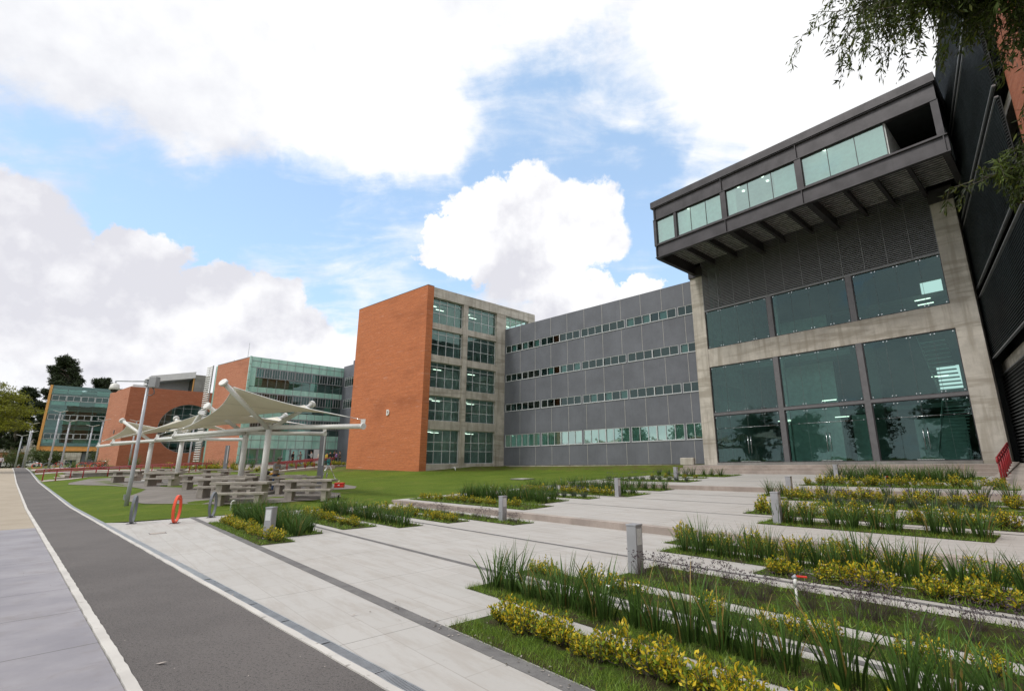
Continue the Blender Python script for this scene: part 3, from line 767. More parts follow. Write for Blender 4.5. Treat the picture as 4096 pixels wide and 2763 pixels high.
FE.part(mb, 'hall_staircase', M['interior_white'])

# overhanging gallery (front plane y=-5.2)
YF = -5.2
ZB, ZT = 15.9, 20.33
def ibeam(mb, x0, x1, y, z0, z1, fl=.28, w=.05, tf=.05, back=0):
    mb.box(x0, x1, y-w/2, y+w/2, z0+tf, z1-tf); mb.box(x0, x1, y-fl/2, y+fl/2, z0, z0+tf); mb.box(x0, x1, y-fl/2, y+fl/2, z1-tf, z1)
mb = MB(); ibeam(mb, -19.02, -2.04, YF+.14, ZB, 16.86)
for x in (-18.9, -13.55, -8.8, -2.2): mb.box(x-.02, x+.02, YF+.01, YF+.115, ZB+.05, 16.81)
FE.part(mb, 'lower_edge_beam', M['steel_dark'])
mb = MB(); ibeam(mb, -19.05, -2.15, YF+.14, 18.84, 19.84)
for x in (-18.9, -13.6, -8.82): mb.box(x-.02, x+.02, YF+.01, YF+.115, 18.89, 19.79)
FE.part(mb, 'upper_edge_beam', M['steel_dark'])
mb = MB(); mb.box(-19.16, -2.06, YF-.06, YF+.1, 19.85, 20.34); mb.box(-19.16, -2.06, YF+.1, 1.0, 20.26, 20.34); mb.box(-19.16, -19.06, YF+.1, 1.0, 19.85, 20.26); mb.box(-2.16, -2.06, YF+.1, 1.0, 19.85, 20.26)
FE.part(mb, 'roof_fascia', M['steel_dark'])
mb = MB(); mb.box(-19.0, -2.2, YF+.3, .9, 20.0, 20.2); FE.part(mb, 'gallery_roof', M['steel_dark'])
for x0, x1 in ((-19.05, -18.82), (-17.33, -17.12), (-13.74, -13.38), (-8.98, -8.62), (-2.42, -2.12)):
    mb = MB(); mb.box(x0, x1, YF+.03, YF+.25, 16.86, 18.84); FE.part(mb, 'gallery_post', M['steel_dark'])
mb = MB(); mb.box(-18.82, -4.46, YF+.06, YF+.22, 16.862, 16.99); mb.box(-4.46, -2.42, YF+.03, YF+.3, 16.862, 16.93); FE.part(mb, 'gallery_sill', M['steel_dark'])
for (x0, x1, js) in ((-18.80, -17.34, []), (-17.10, -13.76, [-16.04, -14.88]), (-13.36, -9.0, [-11.91, -10.42]), (-8.60, -4.46, [-7.23, -5.85])):
    f = window(FE, ent, x0, x1, 17.0, 18.82, YF+.16, js, [], 'steel_dark', 'glass_gallery', .03, .05, name='gallery_window')
mb = MB(); mb.box(-19.0, -12.9, YF+.50, YF+.54, 16.9, 19.5); mb.box(-10.4, -4.44, YF+.50, YF+.54, 16.9, 19.5); mb.box(-13, -10.3, YF+2.6, YF+2.7, 16.9, 19.5); mb.box(-4.46, -4.40, YF+.2, .8, 16.9, 19.5); mb.box(-2.3, -2.2, YF+.4, .8, 16.9, 18.0)
FE.part(mb, 'gallery_inner_wall', M['interior_white'])
mb = MB(); mb.box(-4.38, -2.35, -1.6, -1.5, 16.9, 19.6); FE.part(mb, 'dark_end_wall', M['steel_dark'])
mb = MB()
for x in (-16.3, -12.6, -11.0, -7.4):
    for y in (YF+.36, YF+1.1): mb.tube([(x, y, 18.86), (x, y, 18.9)], .09, 8)
FE.part(mb, 'gallery_lamp', M['lamp_lit'])
mb = MB(); mb.box(-18.9, -4.5, YF+.3, .9, 18.92, 18.98); FE.part(mb, 'gallery_ceiling', M['interior_white'])
mb = MB(); mb.box(-4.4, -2.3, YF+.3, -1.6, 18.92, 18.98); FE.part(mb, 'recess_shade_top', M['void_shade'])  # near-black sheets here and below paint the shade of the open recess
mb = MB(); mb.box(-4.4, -2.3, YF+.32, -1.6, 16.87, 16.9); FE.part(mb, 'recess_shade_floor', M['void_shade'])
mb = MB()                                         # steel deck from below: pale strips paint lit rib edges, dark sheet their shade
x = -18.8
y = YF+.35
while y < -.1: mb.box(-18.85, -2.3, y, y+.06, 16.75, 16.80); y += .27
dk = FE.part(mb, 'steel_deck', M['lit_rib_metal'])
mb = MB(); mb.box(-18.85, -2.3, YF+.3, -.05, 16.81, 16.85); FE.part(mb, 'deck_shade', M['steel_dark'], dk)
for x in (-13.42, -8.6):
    mb = MB(); mb.box(x-.03, x+.03, YF+.28, 0.0, 15.98, 16.75); mb.box(x-.16, x+.16, YF+.28, 0.0, 15.93, 15.98); FE.part(mb, 'main_girder', M['steel_dark'])
for x in (-18.95, -2.25):
    mb = MB(); mb.box(x-.03, x+.03, YF+.28, .9, 15.98, 19.8); mb.box(x-.14, x+.14, YF+.28, .9, 15.90, 15.98); FE.part(mb, 'end_girder', M['steel_dark'])
for x in (-17.2, -15.4, -11.9, -10.1, -6.9, -5.4, -3.9):
    mb = MB(); mb.box(x-.02, x+.02, YF+.28, 0.0, 16.28, 16.74); mb.box(x-.09, x+.09, YF+.28, 0.0, 16.25, 16.28); FE.part(mb, 'deck_joist', M['steel_dark'])
mb = MB(); mb.box(-19.5, -18.38, -.12, .9, 15.72, 16.5); mb.box(-3.88, -2.72, -.12, .9, 15.72, 16.5)
mb.box(-18.38, -3.88, .11, .5, 16.3, 16.9); FE.part(mb, 'column_head', M['steel_dark'])
mb = MB(); mb.box(-19.0, -2.3, 1.0, 13.4, 17.0, 20.0); FE.part(mb, 'rear_block', M['steel_dark'])

# ---- grey office wing --------------------------------------------------
def office():
    root = thing('office_wing', 'long grey panelled wing with four rows of ribbon windows left of the entrance hall', 'building', (-5.1, 51.9, 1.36))
    F = Frame((-5.1, 51.9), 130.8, root); L = 22.6
    rows = [(3.24, 4.48), (6.88, 7.66), (10.03, 10.80), (13.15, 13.94)]
    grp = [(.18, 5.09), (5.27, 10.25), (10.43, 15.30), (15.47, 20.27), (20.41, L-.1)]
    mb = MB(); zs = [1.42]+[z for r in rows for z in r]+[15.87]
    for i in range(0, len(zs), 2): mb.box(0, L, 0, .25, zs[i], zs[i+1])
    for a, b in rows:
        e = [0]+[g for gg in grp for g in gg]+[L]
        for i in range(0, len(e), 2): mb.box(e[i], e[i+1], .003, .247, a, b)
    mb.mi = 1
    for x in (.02, 2.35, 4.49, 6.61, 8.73, 10.82, 12.89, 14.93, 16.98, 19.01, 21.01):
        for i in range(0, len(zs), 2): mb.box(x-.016, x+.016, -.008, 0.0-.001, zs[i]+.01, zs[i+1])
    F.part(mb, 'panel_wall', [M['grey_panel'], M['joint_pale']])
    mb = MB(); mb.box(-.05, L, .05, .4, .4, 1.42); F.part(mb, 'base_beam', M['concrete'])
    mb = MB(); mb.box(0, L, .25, 9, 15.6, 15.75); mb.box(0, L, 4.2, 4.4, 1.4, 15.6)
    for z in (1.2, 5.0, 8.2, 11.3, 14.5): mb.box(0, L, .3, 4.2, z, z+.25)
    for x in (0.05, 5.2, 10.35, 15.4, 20.33): mb.box(x-.05, x+.05, .3, 4.2, 1.4, 15.6)
    F.part(mb, 'office_interior', M['interior_wall'])
    for ri, (a, b) in enumerate(rows):
        for gi, (x0, x1) in enumerate(grp):
            n = 6 if gi < 4 else 3; xs = [x0+(x1-x0)*k/n for k in range(1, n)]
            f = window(F, root, x0, x1, a, b, .06, xs, [], 'alu_white', 'glass_gallery' if ri == 0 else 'glass_teal', .05, .09)
            if n == 6:
                m2 = MB(); xm = (x0+x1)/2; m2.box(xm-.05, xm+.05, .0, .012, a+.05, b-.05); F.part(m2, 'centre_bar', M['alu_white'], f)
            m3 = MB(); m3.box(x0-.02, x1+.02, -.05, .015, a-.035, a); F.part(m3, 'sill', M['alu_white'], f)
            if ri == 0:
                bl = MB()
                for k in range(n):
                    if gi == 1 and k == 4: continue
                    lo = a+.06 + (.12 if (gi == 4 or (gi == 1 and k >= 3)) else 0)
                    bl.box(x0+(x1-x0)*k/n+.03, x0+(x1-x0)*(k+1)/n-.03, .14, .15, lo, b-.04)
                F.part(bl, 'blind', M['blind_white'], f)
            elif ri > 0:
                bl = MB()                                      # a few roller blinds half down
                for k in range(n):
                    if (gi*7+k*3+ri) % 6 == 0: bl.box(x0+(x1-x0)*k/n+.03, x0+(x1-x0)*(k+1)/n-.03, .22, .23, a+.1, b-.04)
                if bl.v: F.part(bl, 'blind', M['blind_white'], f)
office()

# ---- brick classroom block --------------------------------------------
def block_d():
    root = thing('classroom_block', 'tall orange brick block with a pale letter D on its blank front wall', 'building', (-11.93, 44.9, 1.0))
    FD = Frame(DC+u(-51.6)*12.26, 128.4, root)          # x from the far left corner to the near corner
    FC = Frame(DC, 44.3, root); LD = 12.26; ZT_ = 18.54
    # brick slab: front sheet, short return, outer end, built as one closed wall
    mb = MB(); rf = FC.rot-FD.rot
    def inD(x, y):   # FC coords -> FD coords
        w = FC.world(x, y, 0); d = Vector((w.x, w.y))-FD.o; return (d.dot(u(128.4)), d.dot(u(38.4)))
    p0 = (0, 0); p1 = (LD, 0); p2 = inD(.70, 0); p3 = inD(.70, .45); p4 = (.0, .55+.1)
    mb.prism([p0, p1, p2, p3, p4], .3, ZT_); FD.part(mb, 'brick_wall', M['brick_orange'])
    mb = MB(); mb.prism([(-.02, -.02), (LD+.02, -.02), inD(.72, -.02), inD(.70, .45), p4], ZT_, ZT_+.05); FD.part(mb, 'wall_cap', M['rail_red'] if 0 else M['concrete_dark'])
    # letter D
    lt = MB(); cx, cz, hh, ww = LD-5.50, 6.30, .56, .42; t = .12; outer = [(0, 0), (0, hh)]; inner = [(t, t), (t, hh-t)]
    for k in range(0, 9):
        a = math.pi/2-math.pi*k/8; outer.append((ww-hh*.42+hh*.42*math.cos(a) if 1 else 0, hh/2+hh/2*math.sin(a))); inner.append((ww-hh*.42+(hh*.42-t)*math.cos(a), hh/2+(hh/2-t)*math.sin(a)))
    outer.append((0, 0)); inner.append((t, t)); n = len(outer)
    for y0, y1 in ((-.09, -.01),):
        for i in range(n-1):
            o0, o1, i0, i1 = outer[i], outer[i+1], inner[i], inner[i+1]
            A = lambda q, y: (cx+q[0], y, cz+q[1])
            lt.face([A(o0, y0), A(i0, y0), A(i1, y0), A(o1, y0)])
            lt.face([A(o0, y0), A(o1, y0), A(o1, y1), A(o0, y1)]); lt.face([A(i0, y0), A(i0, y1), A(i1, y1), A(i1, y0)])
    FD.part(lt, 'wall_letter', M['white_paint'])
    # concrete frame (x from the brick edge): window sill/head levels per storey
    W = [(1.63, 4.75), (5.57, 7.90), (8.66, 11.10), (11.80, 14.34), (14.95, 17.48)]
    X0 = .70; bx = [(X0+.0, X0+3.60), (X0+4.17, X0+7.95), (X0+9.25, X0+12.6)]
    cols = [(X0+3.60, X0+4.17), (X0+7.95, X0+9.25), (X0+12.6, X0+13.6)]
    for a, b in cols:
        mb = MB(); mb.box(a, b, .02, .6, .4, 17.48 if a < X0+12 else 17.48); FC.part(mb, 'concrete_column', M['concrete'], bevel=.01)
    zs = [.6]+[z for w in W for z in w]+[18.50]
    for i in range(0, len(zs), 2):
        mb = MB(); y0 = .10 if i < len(zs)-2 else .0
        if i == len(zs)-2: mb.box(X0, X0+13.6, y0, .6, zs[i]+.001, zs[i+1])
        else:
            for a, b in bx: mb.box(a, b, y0, .58, zs[i], zs[i+1])
        FC.part(mb, 'concrete_beam', M['concrete'], bevel=.01)
    mb = MB(); mb.box(X0, X0+13.6, .6, 12, 17.9, 18.1); mb.box(X0, X0+13.6, 6.2, 6.4, .6, 18.0)
    for z in [.9]+[w[0]-.75 for w in W[1:]]: mb.box(X0, X0+13.6, .6, 6.2, z, z+.25)
    for x in (X0+3.9, X0+8.4): mb.box(x-.08, x+.08, 1.2, 6.2, .6, 17.9)
    mb.box(X0-.2, X0-.05, .6, 6.2, .6, 17.9)
    FC.part(mb, 'classroom_interior', M['interior_white'])
    lm = MB(); fur = MB()
    for wi, (a, b) in enumerate(W):
        for bi, (x0, x1) in enumerate(bx):
            if bi == 2 and wi < 4: continue
            n = 4; xs = [x0+(x1-x0)*k/n for k in range(1, n)]; h = b-a
            zz = [b-.42, a+(h-.42)*.5-.02] if wi else [b-1.15, a+1.15]
            window(FC, root, x0+.0, x1-.0, a, b, .34, xs, zz, 'alu_white', 'glass_green', .055, .08)
            for lx in (.25, .62): lm.box(x0+(x1-x0)*lx, x0+(x1-x0)*lx+.9, 1.8+lx*2, 1.9+lx*2, b-.12, b-.07)
            fur.box(x0+1.0, x0+2.0, 2.0, 2.1, a-.3, a+.95); fur.box(x0+.5, x0+3.2, 4.6, 4.7, a-.3, a+.7)
            if bi < 2 and wi in (4, 3, 2):
                fur.box(x0+.1, x1-.1, .5, .52, b-.62, b-.04)
    FC.part(lm, 'ceiling_lamp', M['lamp_lit']); FC.part(fur, 'furniture', M['interior_floor'])
    mb = MB(); mb.tube([(X0+9.3, 2, 18.1), (X0+9.3, 2, 19.4)], .02, 5); FC.part(mb, 'mast', M['alu_grey'])
    # rear volume
    mb = MB(); mb.prism([(.05, .65), inD(.75, 1.0), inD(.75, 12), (.05, 12)], .3, 18.0) if 0 else None
    mb = MB(); mb.box(.0, .25, .66, 12, .3, 18.3); FD.part(mb, 'end_wall', M['brick_orange'])
block_d()

# ---- dark louvred building on the right ---------------------------------
def louvred():
    P0 = (24.02, 25.85)
    root = thing('louvred_building', 'tall dark building clad in horizontal louvres with concrete floor bands at the right edge', 'building', (P0[0], P0[1], 1.3))
    F = Frame(P0, 215, root); L = 13.6
    bands = [(1.3, 1.5), (5.85, 6.5), (9.92, 10.35), (14.05, 14.42), (18.28, 18.66), (22.5, 22.95)]
    for i, (a, b) in enumerate(bands):
        mb = MB(); mb.box(-.08, L, .05, .8, a, b); F.part(mb, 'floor_band', M['concrete'])
    mb = MB(); mb.box(-.25, L, .5, 10, 1.3, 22.6); F.part(mb, 'inner_wall', M['void_shade'])
    for i in range(5):
        z0, z1 = bands[i][1]+.0, bands[i+1][0]; out = -.42 if i else -.05
        mb = MB(); z = z0+.03; pitch = .165 if i == 0 else .12
        if i: z0 += .15; z1 += .0
        while z < z1-.04:
            mb.addmesh([(-.1, out, z), (L, out, z), (L, out+.09, z+.07), (-.1, out+.09, z+.07), (-.1, out, z+.02), (L, out, z+.02), (L, out+.09, z+.09), (-.1, out+.09, z+.09)],
                       [(0,3,2,1),(4,5,6,7),(0,1,5,4),(1,2,6,5),(2,3,7,6),(3,0,4,7)]); z += pitch
        lp = F.part(mb, 'louver_panel', M['louver_green'] if i else M['louver_pale'])
        mb = MB(); mb.box(-.1, L, out+.10, out+.13, z0, z1); F.part(mb, 'backing', M['void_shade'], lp)
        mb = MB(); mb.box(-.1, L, out-.03, out+.08, z0-.06, z0); mb.box(-.1, L, out-.03, out+.08, z1, z1+.05); F.part(mb, 'rail', M['louver_metal'], lp)
    mb = MB(); mb.box(-.32, -.12, -.5, 10, 1.3, 22.6); F.part(mb, 'side_wall', M['void_shade'])  # dark fill put in to close the bright gap beside the column
    mb = MB(); mb.box(L+.05, L+16, -.05, 6, 1.0, 26); F.part(mb, 'brick_wall', M['brick_red'])
    mb = MB(); mb.box(-.56, -.33, .3, 9, 12.5, 22.95); F.part(mb, 'end_pier', M['concrete'])
    for k in range(0):
        mb = MB()
        for j in range(2): mb.box(-.15-.5*k, -.1-.5*k, -.5, -.1, 16.9+1.3*j-.6*k, 18.0+1.3*j-.6*k)
        F.part(mb, 'side_window', M['glass_light'])
louvred()

# ---- glass and brick library building ------------------------------------
def glassb():
    root = thing('glazed_building', 'green glass fronted building with people standing at its doors and a pinkish brick side', 'building', (-43.21, 69.0, 1.7))
    F = Frame((-43.21, 69.0), 42.5, root); L = 13.6; Z0, ZT2 = 1.9, 17.02
    win = [(6.95, 8.30), (10.43, 11.86), (14.06, 15.45)]
    dark = [(6.1, 6.9), (9.3, 10.38), (12.75, 14.0)]
    # frosted skin rows
    rows = [(16.44, 17.02), (15.5, 16.44), (11.9, 12.7), (8.35, 9.2), (5.25, 6.05), (4.06, 5.25)]
    for a, b in rows:
        x1 = L if a > 5.9 else L+1.6
        mb = MB(); mb.box(0, x1, 0, .03, a, b); r = F.part(mb, 'glass_row', M['glass_frost'])
        m2 = MB(); k = .08
        while k < x1: m2.box(k-.02, k+.02, -.05, -.002, a, b); k += 1.19
        m2.box(0, x1, -.06, -.002, a-.025, a+.025); F.part(m2, 'row_bars', M['alu_grey'], r)
    mb = MB()
    for i in range(13): mb.box(-.25+.0, .0, -.25+.0, .0, Z0+.1+i*1.16, Z0+1.2+i*1.16)
    F.part(mb, 'corner_glass', M['glass_frost'])
    for wi, (a, b) in enumerate(win):
        mb = MB(); mb.box(.0, .8, 0, .03, a-1.3, b+.02); F.part(mb, 'glass_row', M['glass_frost'])
        for gi in range(2):
            x0, x1 = (.82, 6.1) if gi == 0 else (6.16, 13.45); n = 5 if gi == 0 else 6
            xs = [x0+(x1-x0)*k/n for k in range(1, n)]
            f = window(F, root, x0, x1, a, b, .0, xs, [], 'alu_grey', 'glass_teal', .13, .09, edge=.08)
            m2 = MB()
            for k in range(n):
                for j in (1, 2):
                    xx = x0+(x1-x0)*(k+j/3)/n; m2.box(xx-.014, xx+.014, -.03, .03, a+.08, b-.08)
            F.part(m2, 'mullions', M['alu_white'], f)
            bl = MB()
            for k in range(n):
                if (k+wi*2+gi*3) % 5 == 4: bl.box(x0+(x1-x0)*k/n+.06, x0+(x1-x0)*(k+1)/n-.06, .3, .32, a-1.2, b)
            if bl.v: F.part(bl, 'blind', M['glass_frost'], f)
        a, b = dark[wi]; mb = sheet(.8, L-.1, a, b, .015); g = F.part(mb, 'spandrel_glass', M['glass_green'])
        m2 = MB(); k = 1.27
        while k < L: m2.box(k-.02, k+.02, -.02, .01, a, b); k += 1.19
        for j in range(4): m2.box(.8, L-.1, .25, .29, a+.12+j*.24, a+.17+j*.24)
        F.part(m2, 'spandrel_bars', M['alu_grey'], g)
    # ground floor doors and panels
    x = 0.05
    for i in range(7):
        x0 = .1+i*2.2; x1 = x0+2.12
        door = i in (2, 3, 5, 6)
        f = window(F, root, x0, x1, Z0, 4.04, .0, [(x0+x1)/2], [] if door else [2.62], 'alu_grey', 'glass_light' if i != 4 else 'glass_teal', .07, .08, name='door' if door else 'ground_window')
        if door: h = MB(); h.box((x0+x1)/2-.12, (x0+x1)/2-.09, -.1, -.05, 2.7, 3.2); F.part(h, 'handle', M['chrome'], f)
        if i != 4:
            bl = MB(); bl.box(x0+.06, x1-.06, .2, .22, Z0+.05, 3.98); F.part(bl, 'blind', M['glass_frost'], f)
    mb = MB(); mb.box(9.9, 10.9, -.3, -.25, Z0, 4.0); F.part(mb, 'open_door_leaf', M['white_render'])
    mb = MB(); mb.box(0.2, L, 5, 5.2, Z0, 17.0); mb.box(.2, L, .1, 10, 16.3, 16.5)
    for z in (1.6, 5.2, 9.0, 12.5): mb.box(.2, L, .12, 5, z-.2, z)
    mb.box(.1, .2, .1, 5, Z0, 16.5); mb.box(L-.03, L+.06, .1, 5, Z0, 16.5)
    F.part(mb, 'rooms', M['interior_wall'])
    mb = MB(); mb.box(.1, 15, .05, 8, 1.0, 1.88); F.part(mb, 'plinth', M['stone_white'])
    # brick flank
    FL = Frame(Vector((-43.21, 69.0))+u(-55.6)*10.85, 124.4, root)
    mb = MB(); mb.box(0, 10.55, 0, .4, .9, 16.98); FL.part(mb, 'brick_wall', M['brick_pink'])
    mb = MB(); mb.box(-.05, 10.6, -.03, .43, 16.98, 17.05); FL.part(mb, 'wall_cap', M['alu_grey'])
    # glazed stair slot with horizontal fins
    mb = MB(); mb.box(-.55, -.04, .0, .03, .9, 16.9); FL.part(mb, 'stair_glass', M['glass_frost'])
    mb = MB(); z = 1.4
    while z < 16.9: mb.box(-2.55, -.6, -.5, -.36, z, z+.15); z += .34
    fins = FL.part(mb, 'sun_fins', M['white_paint'])
    mb = MB(); mb.box(-.72, -.58, -.42, -.3, 1, 17); mb.box(-2.0, -1.9, -.36, -.3, 1, 16.9); FL.part(mb, 'fin_posts', M['alu_grey'], fins)
    mb = MB(); mb.box(-2.2, -.05, 1.5, 3, .9, 16.0); FL.part(mb, 'stair_core', M['void_shade'])
    mb = MB(); mb.tube([(2.6, 3, 17), (2.6, 3, 20.8)], .03, 5); mb.tube([(.4, 2, 17), (.4, 2, 18.2)], .03, 5); FL.part(mb, 'antenna', M['alu_grey'])
    # grey connector with two windows
    FG = Frame((-34.1, 79.0), 130.8, root)
    mb = MB()
    for z0, z1 in ((1.6, 10.35), (11.8, 13.85), (15.35, 17.3)): mb.box(0, 12, 0, .3, z0, z1)
    mb.box(3.0, 12, .001, .29, 17.3, 17.9)
    for a, b in ((10.35, 11.8), (13.85, 15.35)): mb.box(0, .7, .002, .29, a, b); mb.box(5.0, 12, .002, .29, a, b)
    FG.part(mb, 'grey_wall', M['grey_panel'])
    for a, b in ((10.35, 11.8), (13.85, 15.35)): window(FG, root, .7, 5.0, a, b, .05, [1.4, 2.1, 2.8, 3.5, 4.2], [b-.28], 'alu_white', 'glass_green', .05, .08)
    mb = MB(); mb.box(0, 12, 3, 3.2, 1.6, 17.2); mb.box(0, 12, .31, 3, 16.9, 17.0); mb.box(-.1, 0, .31, 3, 1.6, 17); mb.box(0, 12, .31, 3, 13.0, 13.2); mb.box(0, 12, .31, 3, 9.4, 9.6); mb.box(5.2, 5.3, .31, 3, 1.6, 16.8); FG.part(mb, 'rooms', M['interior_wall'])
    mb = MB()
    for k in range(7): mb.box(-2.4+k*.75, -1.85+k*.75, 2.5, 3.3, 17.0+.12*k, 18.3+.05*k)
    FG.part(mb, 'roof_units', M['concrete_dark'])
glassb()

# ---- brick building with the round window --------------------------------
def roundb():
    c = Vector((-67.72, 78.0)); root = thing('round_window_building', 'orange brick building with a big round window and a white open roof room', 'building', (c.x, c.y, 1.9))
    F = Frame(c, 43.1, root); L = 13.0; ZT3 = 14.3; cx, cz, r = 8.35, 7.95, 4.05
    # front wall cut by the round opening
    mb = MB(); N = 48
    ring = [(cx+r*math.cos(2*math.pi*k/N), cz+r*math.sin(2*math.pi*k/N)) for k in range(N)]
    def edge(x, z):      # push a ring point out to the wall rectangle
        dx, dz = x-cx, z-cz; k = min([(q-cx)/dx for q in (0, L) if dx and (q-cx)/dx > 0]+[(q-cz)/dz for q in (1.2, ZT3) if dz and (q-cz)/dz > 0]); return (cx+dx*k, cz+dz*k)
    ed = [edge(*p) for p in ring]
    cn = [(0, 1.2), (L, 1.2), (L, ZT3), (0, ZT3)]
    for k in range(N):
        a, b, A, B = ring[k], ring[(k+1) % N], ed[k], ed[(k+1) % N]
        mid = [q for q in cn if (abs(A[0]-q[0]) < 1e-3 or abs(A[1]-q[1]) < 1e-3) and (abs(B[0]-q[0]) < 1e-3 or abs(B[1]-q[1]) < 1e-3) and not (abs(A[0]-B[0]) < 1e-3 or abs(A[1]-B[1]) < 1e-3)]
        pts = [a, A]+mid[:1]+[B, b]; mb.face([(p[0], 0, p[1]) for p in pts])
        mb.face([(a[0], 0, a[1]), (b[0], 0, b[1]), (b[0], .4, b[1]), (a[0], .4, a[1])])
    F.part(mb, 'front_wall', M['brick_red'])  # shade painted in: darker brick than on the sunlit side wall
    FS = Frame(c+u(-53.1)*12.0, 126.9, root)
    mb = MB(); mb.box(0, 12.0, 0, .3, 1.2, ZT3); FS.part(mb, 'side_wall', M['brick_pink'])
    mb = MB(); mb.box(0, L, .5, 12, 14.0, 14.2); mb.box(0, L, 4, 4.2, 1.2, 14.0)
    for z in (4.9, 8.6): mb.box(.3, L, .5, 4, z, z+.3)
    F.part(mb, 'rooms', M['interior_wall'])
    # round window
    f = MB(); N2 = 48
    for k in range(N2):
        a0, a1 = 2*math.pi*k/N2, 2*math.pi*(k+1)/N2
        f.beam((cx+(r-.04)*math.cos(a0), .2, cz+(r-.04)*math.sin(a0)), (cx+(r-.04)*math.cos(a1), .2, cz+(r-.04)*math.sin(a1)), .09, .09, up=(0, 1, 0))
    for k in range(-3, 4):
        x = cx+k*1.15+.2; hh = math.sqrt(max(0, r*r-(x-cx)**2)); f.box(x-.03, x+.03, .16, .22, cz-hh, cz+hh) if hh > .3 else None
        z = cz+k*1.15-.1; hw = math.sqrt(max(0, r*r-(z-cz)**2)); f.box(cx-hw, cx+hw, .17, .215, z-.03, z+.03) if hw > .3 else None
    w = F.part(f, 'round_window', M['alu_grey'])
    g = MB(); g.face([(p[0], .2, p[1]) for p in ring]); F.part(g, 'pane', M['glass_teal'], w)
    lt = MB(); x0, z0 = 7.15, 7.0          # dark letter on the side wall
    lt.box(x0, x0+.1, -.08, -.01, z0, z0+.62)
    for z in (0, .26, .52): lt.box(x0+.1, x0+.34, -.08, -.01, z0+z, z0+z+.1)
    lt.box(x0+.34, x0+.44, -.08, -.01, z0+.08, z0+.28); lt.box(x0+.34, x0+.44, -.08, -.01, z0+.34, z0+.54)
    FS.part(lt, 'wall_letter', M['steel_mullion'])
    # roof room
    mb = MB()
    P = lambda x, z, y: (x, y, z)
    def slab(pts, y0, y1):
        n = len(pts); mb.addmesh([(x, y0, z) for x, z in pts]+[(x, y1, z) for x, z in pts], [tuple(range(n)), tuple(reversed(range(n, 2*n)))]+[(i, i+n, (i+1) % n+n, (i+1) % n) for i in range(n)])
    slab([(2.35, 15.35), (8.45, 16.7), (8.45, 17.8), (2.35, 16.4)], .5, 7)
    mb.box(2.35, 2.7, 2.4, 7, 14.2, 15.4); mb.box(2.7, 8.4, 4.5, 4.8, 14.2, 16.6); mb.box(.4, 2.35, 1.0, 5, 14.2, 14.8)
    F.part(mb, 'roof_room', M['white_render'])
    mb = MB(); mb.box(8.46, 10.6, .6, 7, 14.2, 17.3); F.part(mb, 'roof_room_side', M['concrete_dark'])
    mb = MB(); mb.box(8.25, 8.42, .7, .9, 14.2, 16.6); F.part(mb, 'orange_trim', M['orange_frame'])
roundb()

# ---- raised glass building at the far left --------------------------------
def leftglass():
    c = Vector((-97.63, 95.0)); root = thing('raised_glass_building', 'teal glass building lifted on pillars and edged with an orange frame at the far left', 'building', (c.x, c.y, 1.8))
    F = Frame(c, 44.0, root); L = 17.0
    for i, (a, b) in enumerate([(7.2, 8.25), (10.85, 11.9), (14.55, 15.62)]):
        for k in range(8):
            x0 = .1+k*2.1; window(F, root, x0, x0+2.06, a, b, .0, [x0+1.03], [], 'alu_white', 'glass_teal', .07, .08, edge=.09)
    for a, b, m_ in ((6.45, 7.15, 'glass_green'), (8.3, 10.8, 'glass_green'), (11.95, 14.5, 'glass_green'), (15.67, 16.85, 'glass_green')):
        mb = sheet(0, L, a, b, .02); g = F.part(mb, 'curtain_glass', M[m_])
        m2 = MB(); k = 2.16
        while k < L: m2.box(k-.02, k+.02, 0, .018, a, b); k += 2.1
        if b-a > 2: m2.box(0, L, .0, .018, (a+b)/2-.02, (a+b)/2+.02)
        F.part(m2, 'bars', M['teal_band'], g)
        if b-a > .5:
            bl = MB()
            for k in range(8):
                if (k*5+int(a*3)) % 3 != 0: bl.box(.2+k*2.1, 2.1+k*2.1, .5, .55, b-.75, b)
            F.part(bl, 'blind', M['glass_frost'], g)
    mb = MB(); mb.box(-.0, L, -.03, .3, 16.85, 17.5); mb.box(0, L, -.03, .3, 5.84, 6.44); F.part(mb, 'teal_band', M['teal_band'])
    mb = MB(); mb.box(-.42, -.05, -.45, 12, 4.9, 17.5); mb.box(-.05, L, -.3, 12, 4.9, 5.02); F.part(mb, 'orange_frame', M['orange_frame'])
    mb = MB(); mb.box(-.04, L, .1, 11, 5.03, 5.83); F.part(mb, 'orange_soffit', M['orange_frame'])
    mb = MB()
    for z in (5.6, 9.3, 12.9, 16.6): mb.box(0, L, .35, 9, z-.3, z)
    mb.box(0, L, 6, 6.2, 5.4, 16.8); mb.box(-.03, .1, .35, 10, 4.3, 17.4)
    for k in range(4): mb.beam((.5+k*4.2, 1.2, 5.5+3.7*(k % 2)), (4.5+k*4.2, 1.2, 9.2+3.7*(k % 2)), .25); mb.beam((.5+k*4.2, 1.2, 9.2), (4.5+k*4.2, 1.2, 12.9), .25)
    F.part(mb, 'rooms', M['interior_wall'])
    for x in (3.4, 6.9, 13.8):
        mb = MB(); mb.box(x-.25, x+.25, 2, 2.5, 1.4, 4.89); F.part(mb, 'pillar', M['pole_grey'])
    mb = MB(); mb.box(6.2, 9.2, .8, 4.5, 1.4, 4.89); F.part(mb, 'stair_core', M['grey_panel'])
    mb = MB(); mb.box(9.6, L, 5, 5.5, 1.4, 4.89); F.part(mb, 'undercroft_shade', M['void_shade'])  # near-black slab stands in for the shade under the raised floor
leftglass()

# ================================================================ SITE OBJECTS
def ground(x, y): return H(x, y)
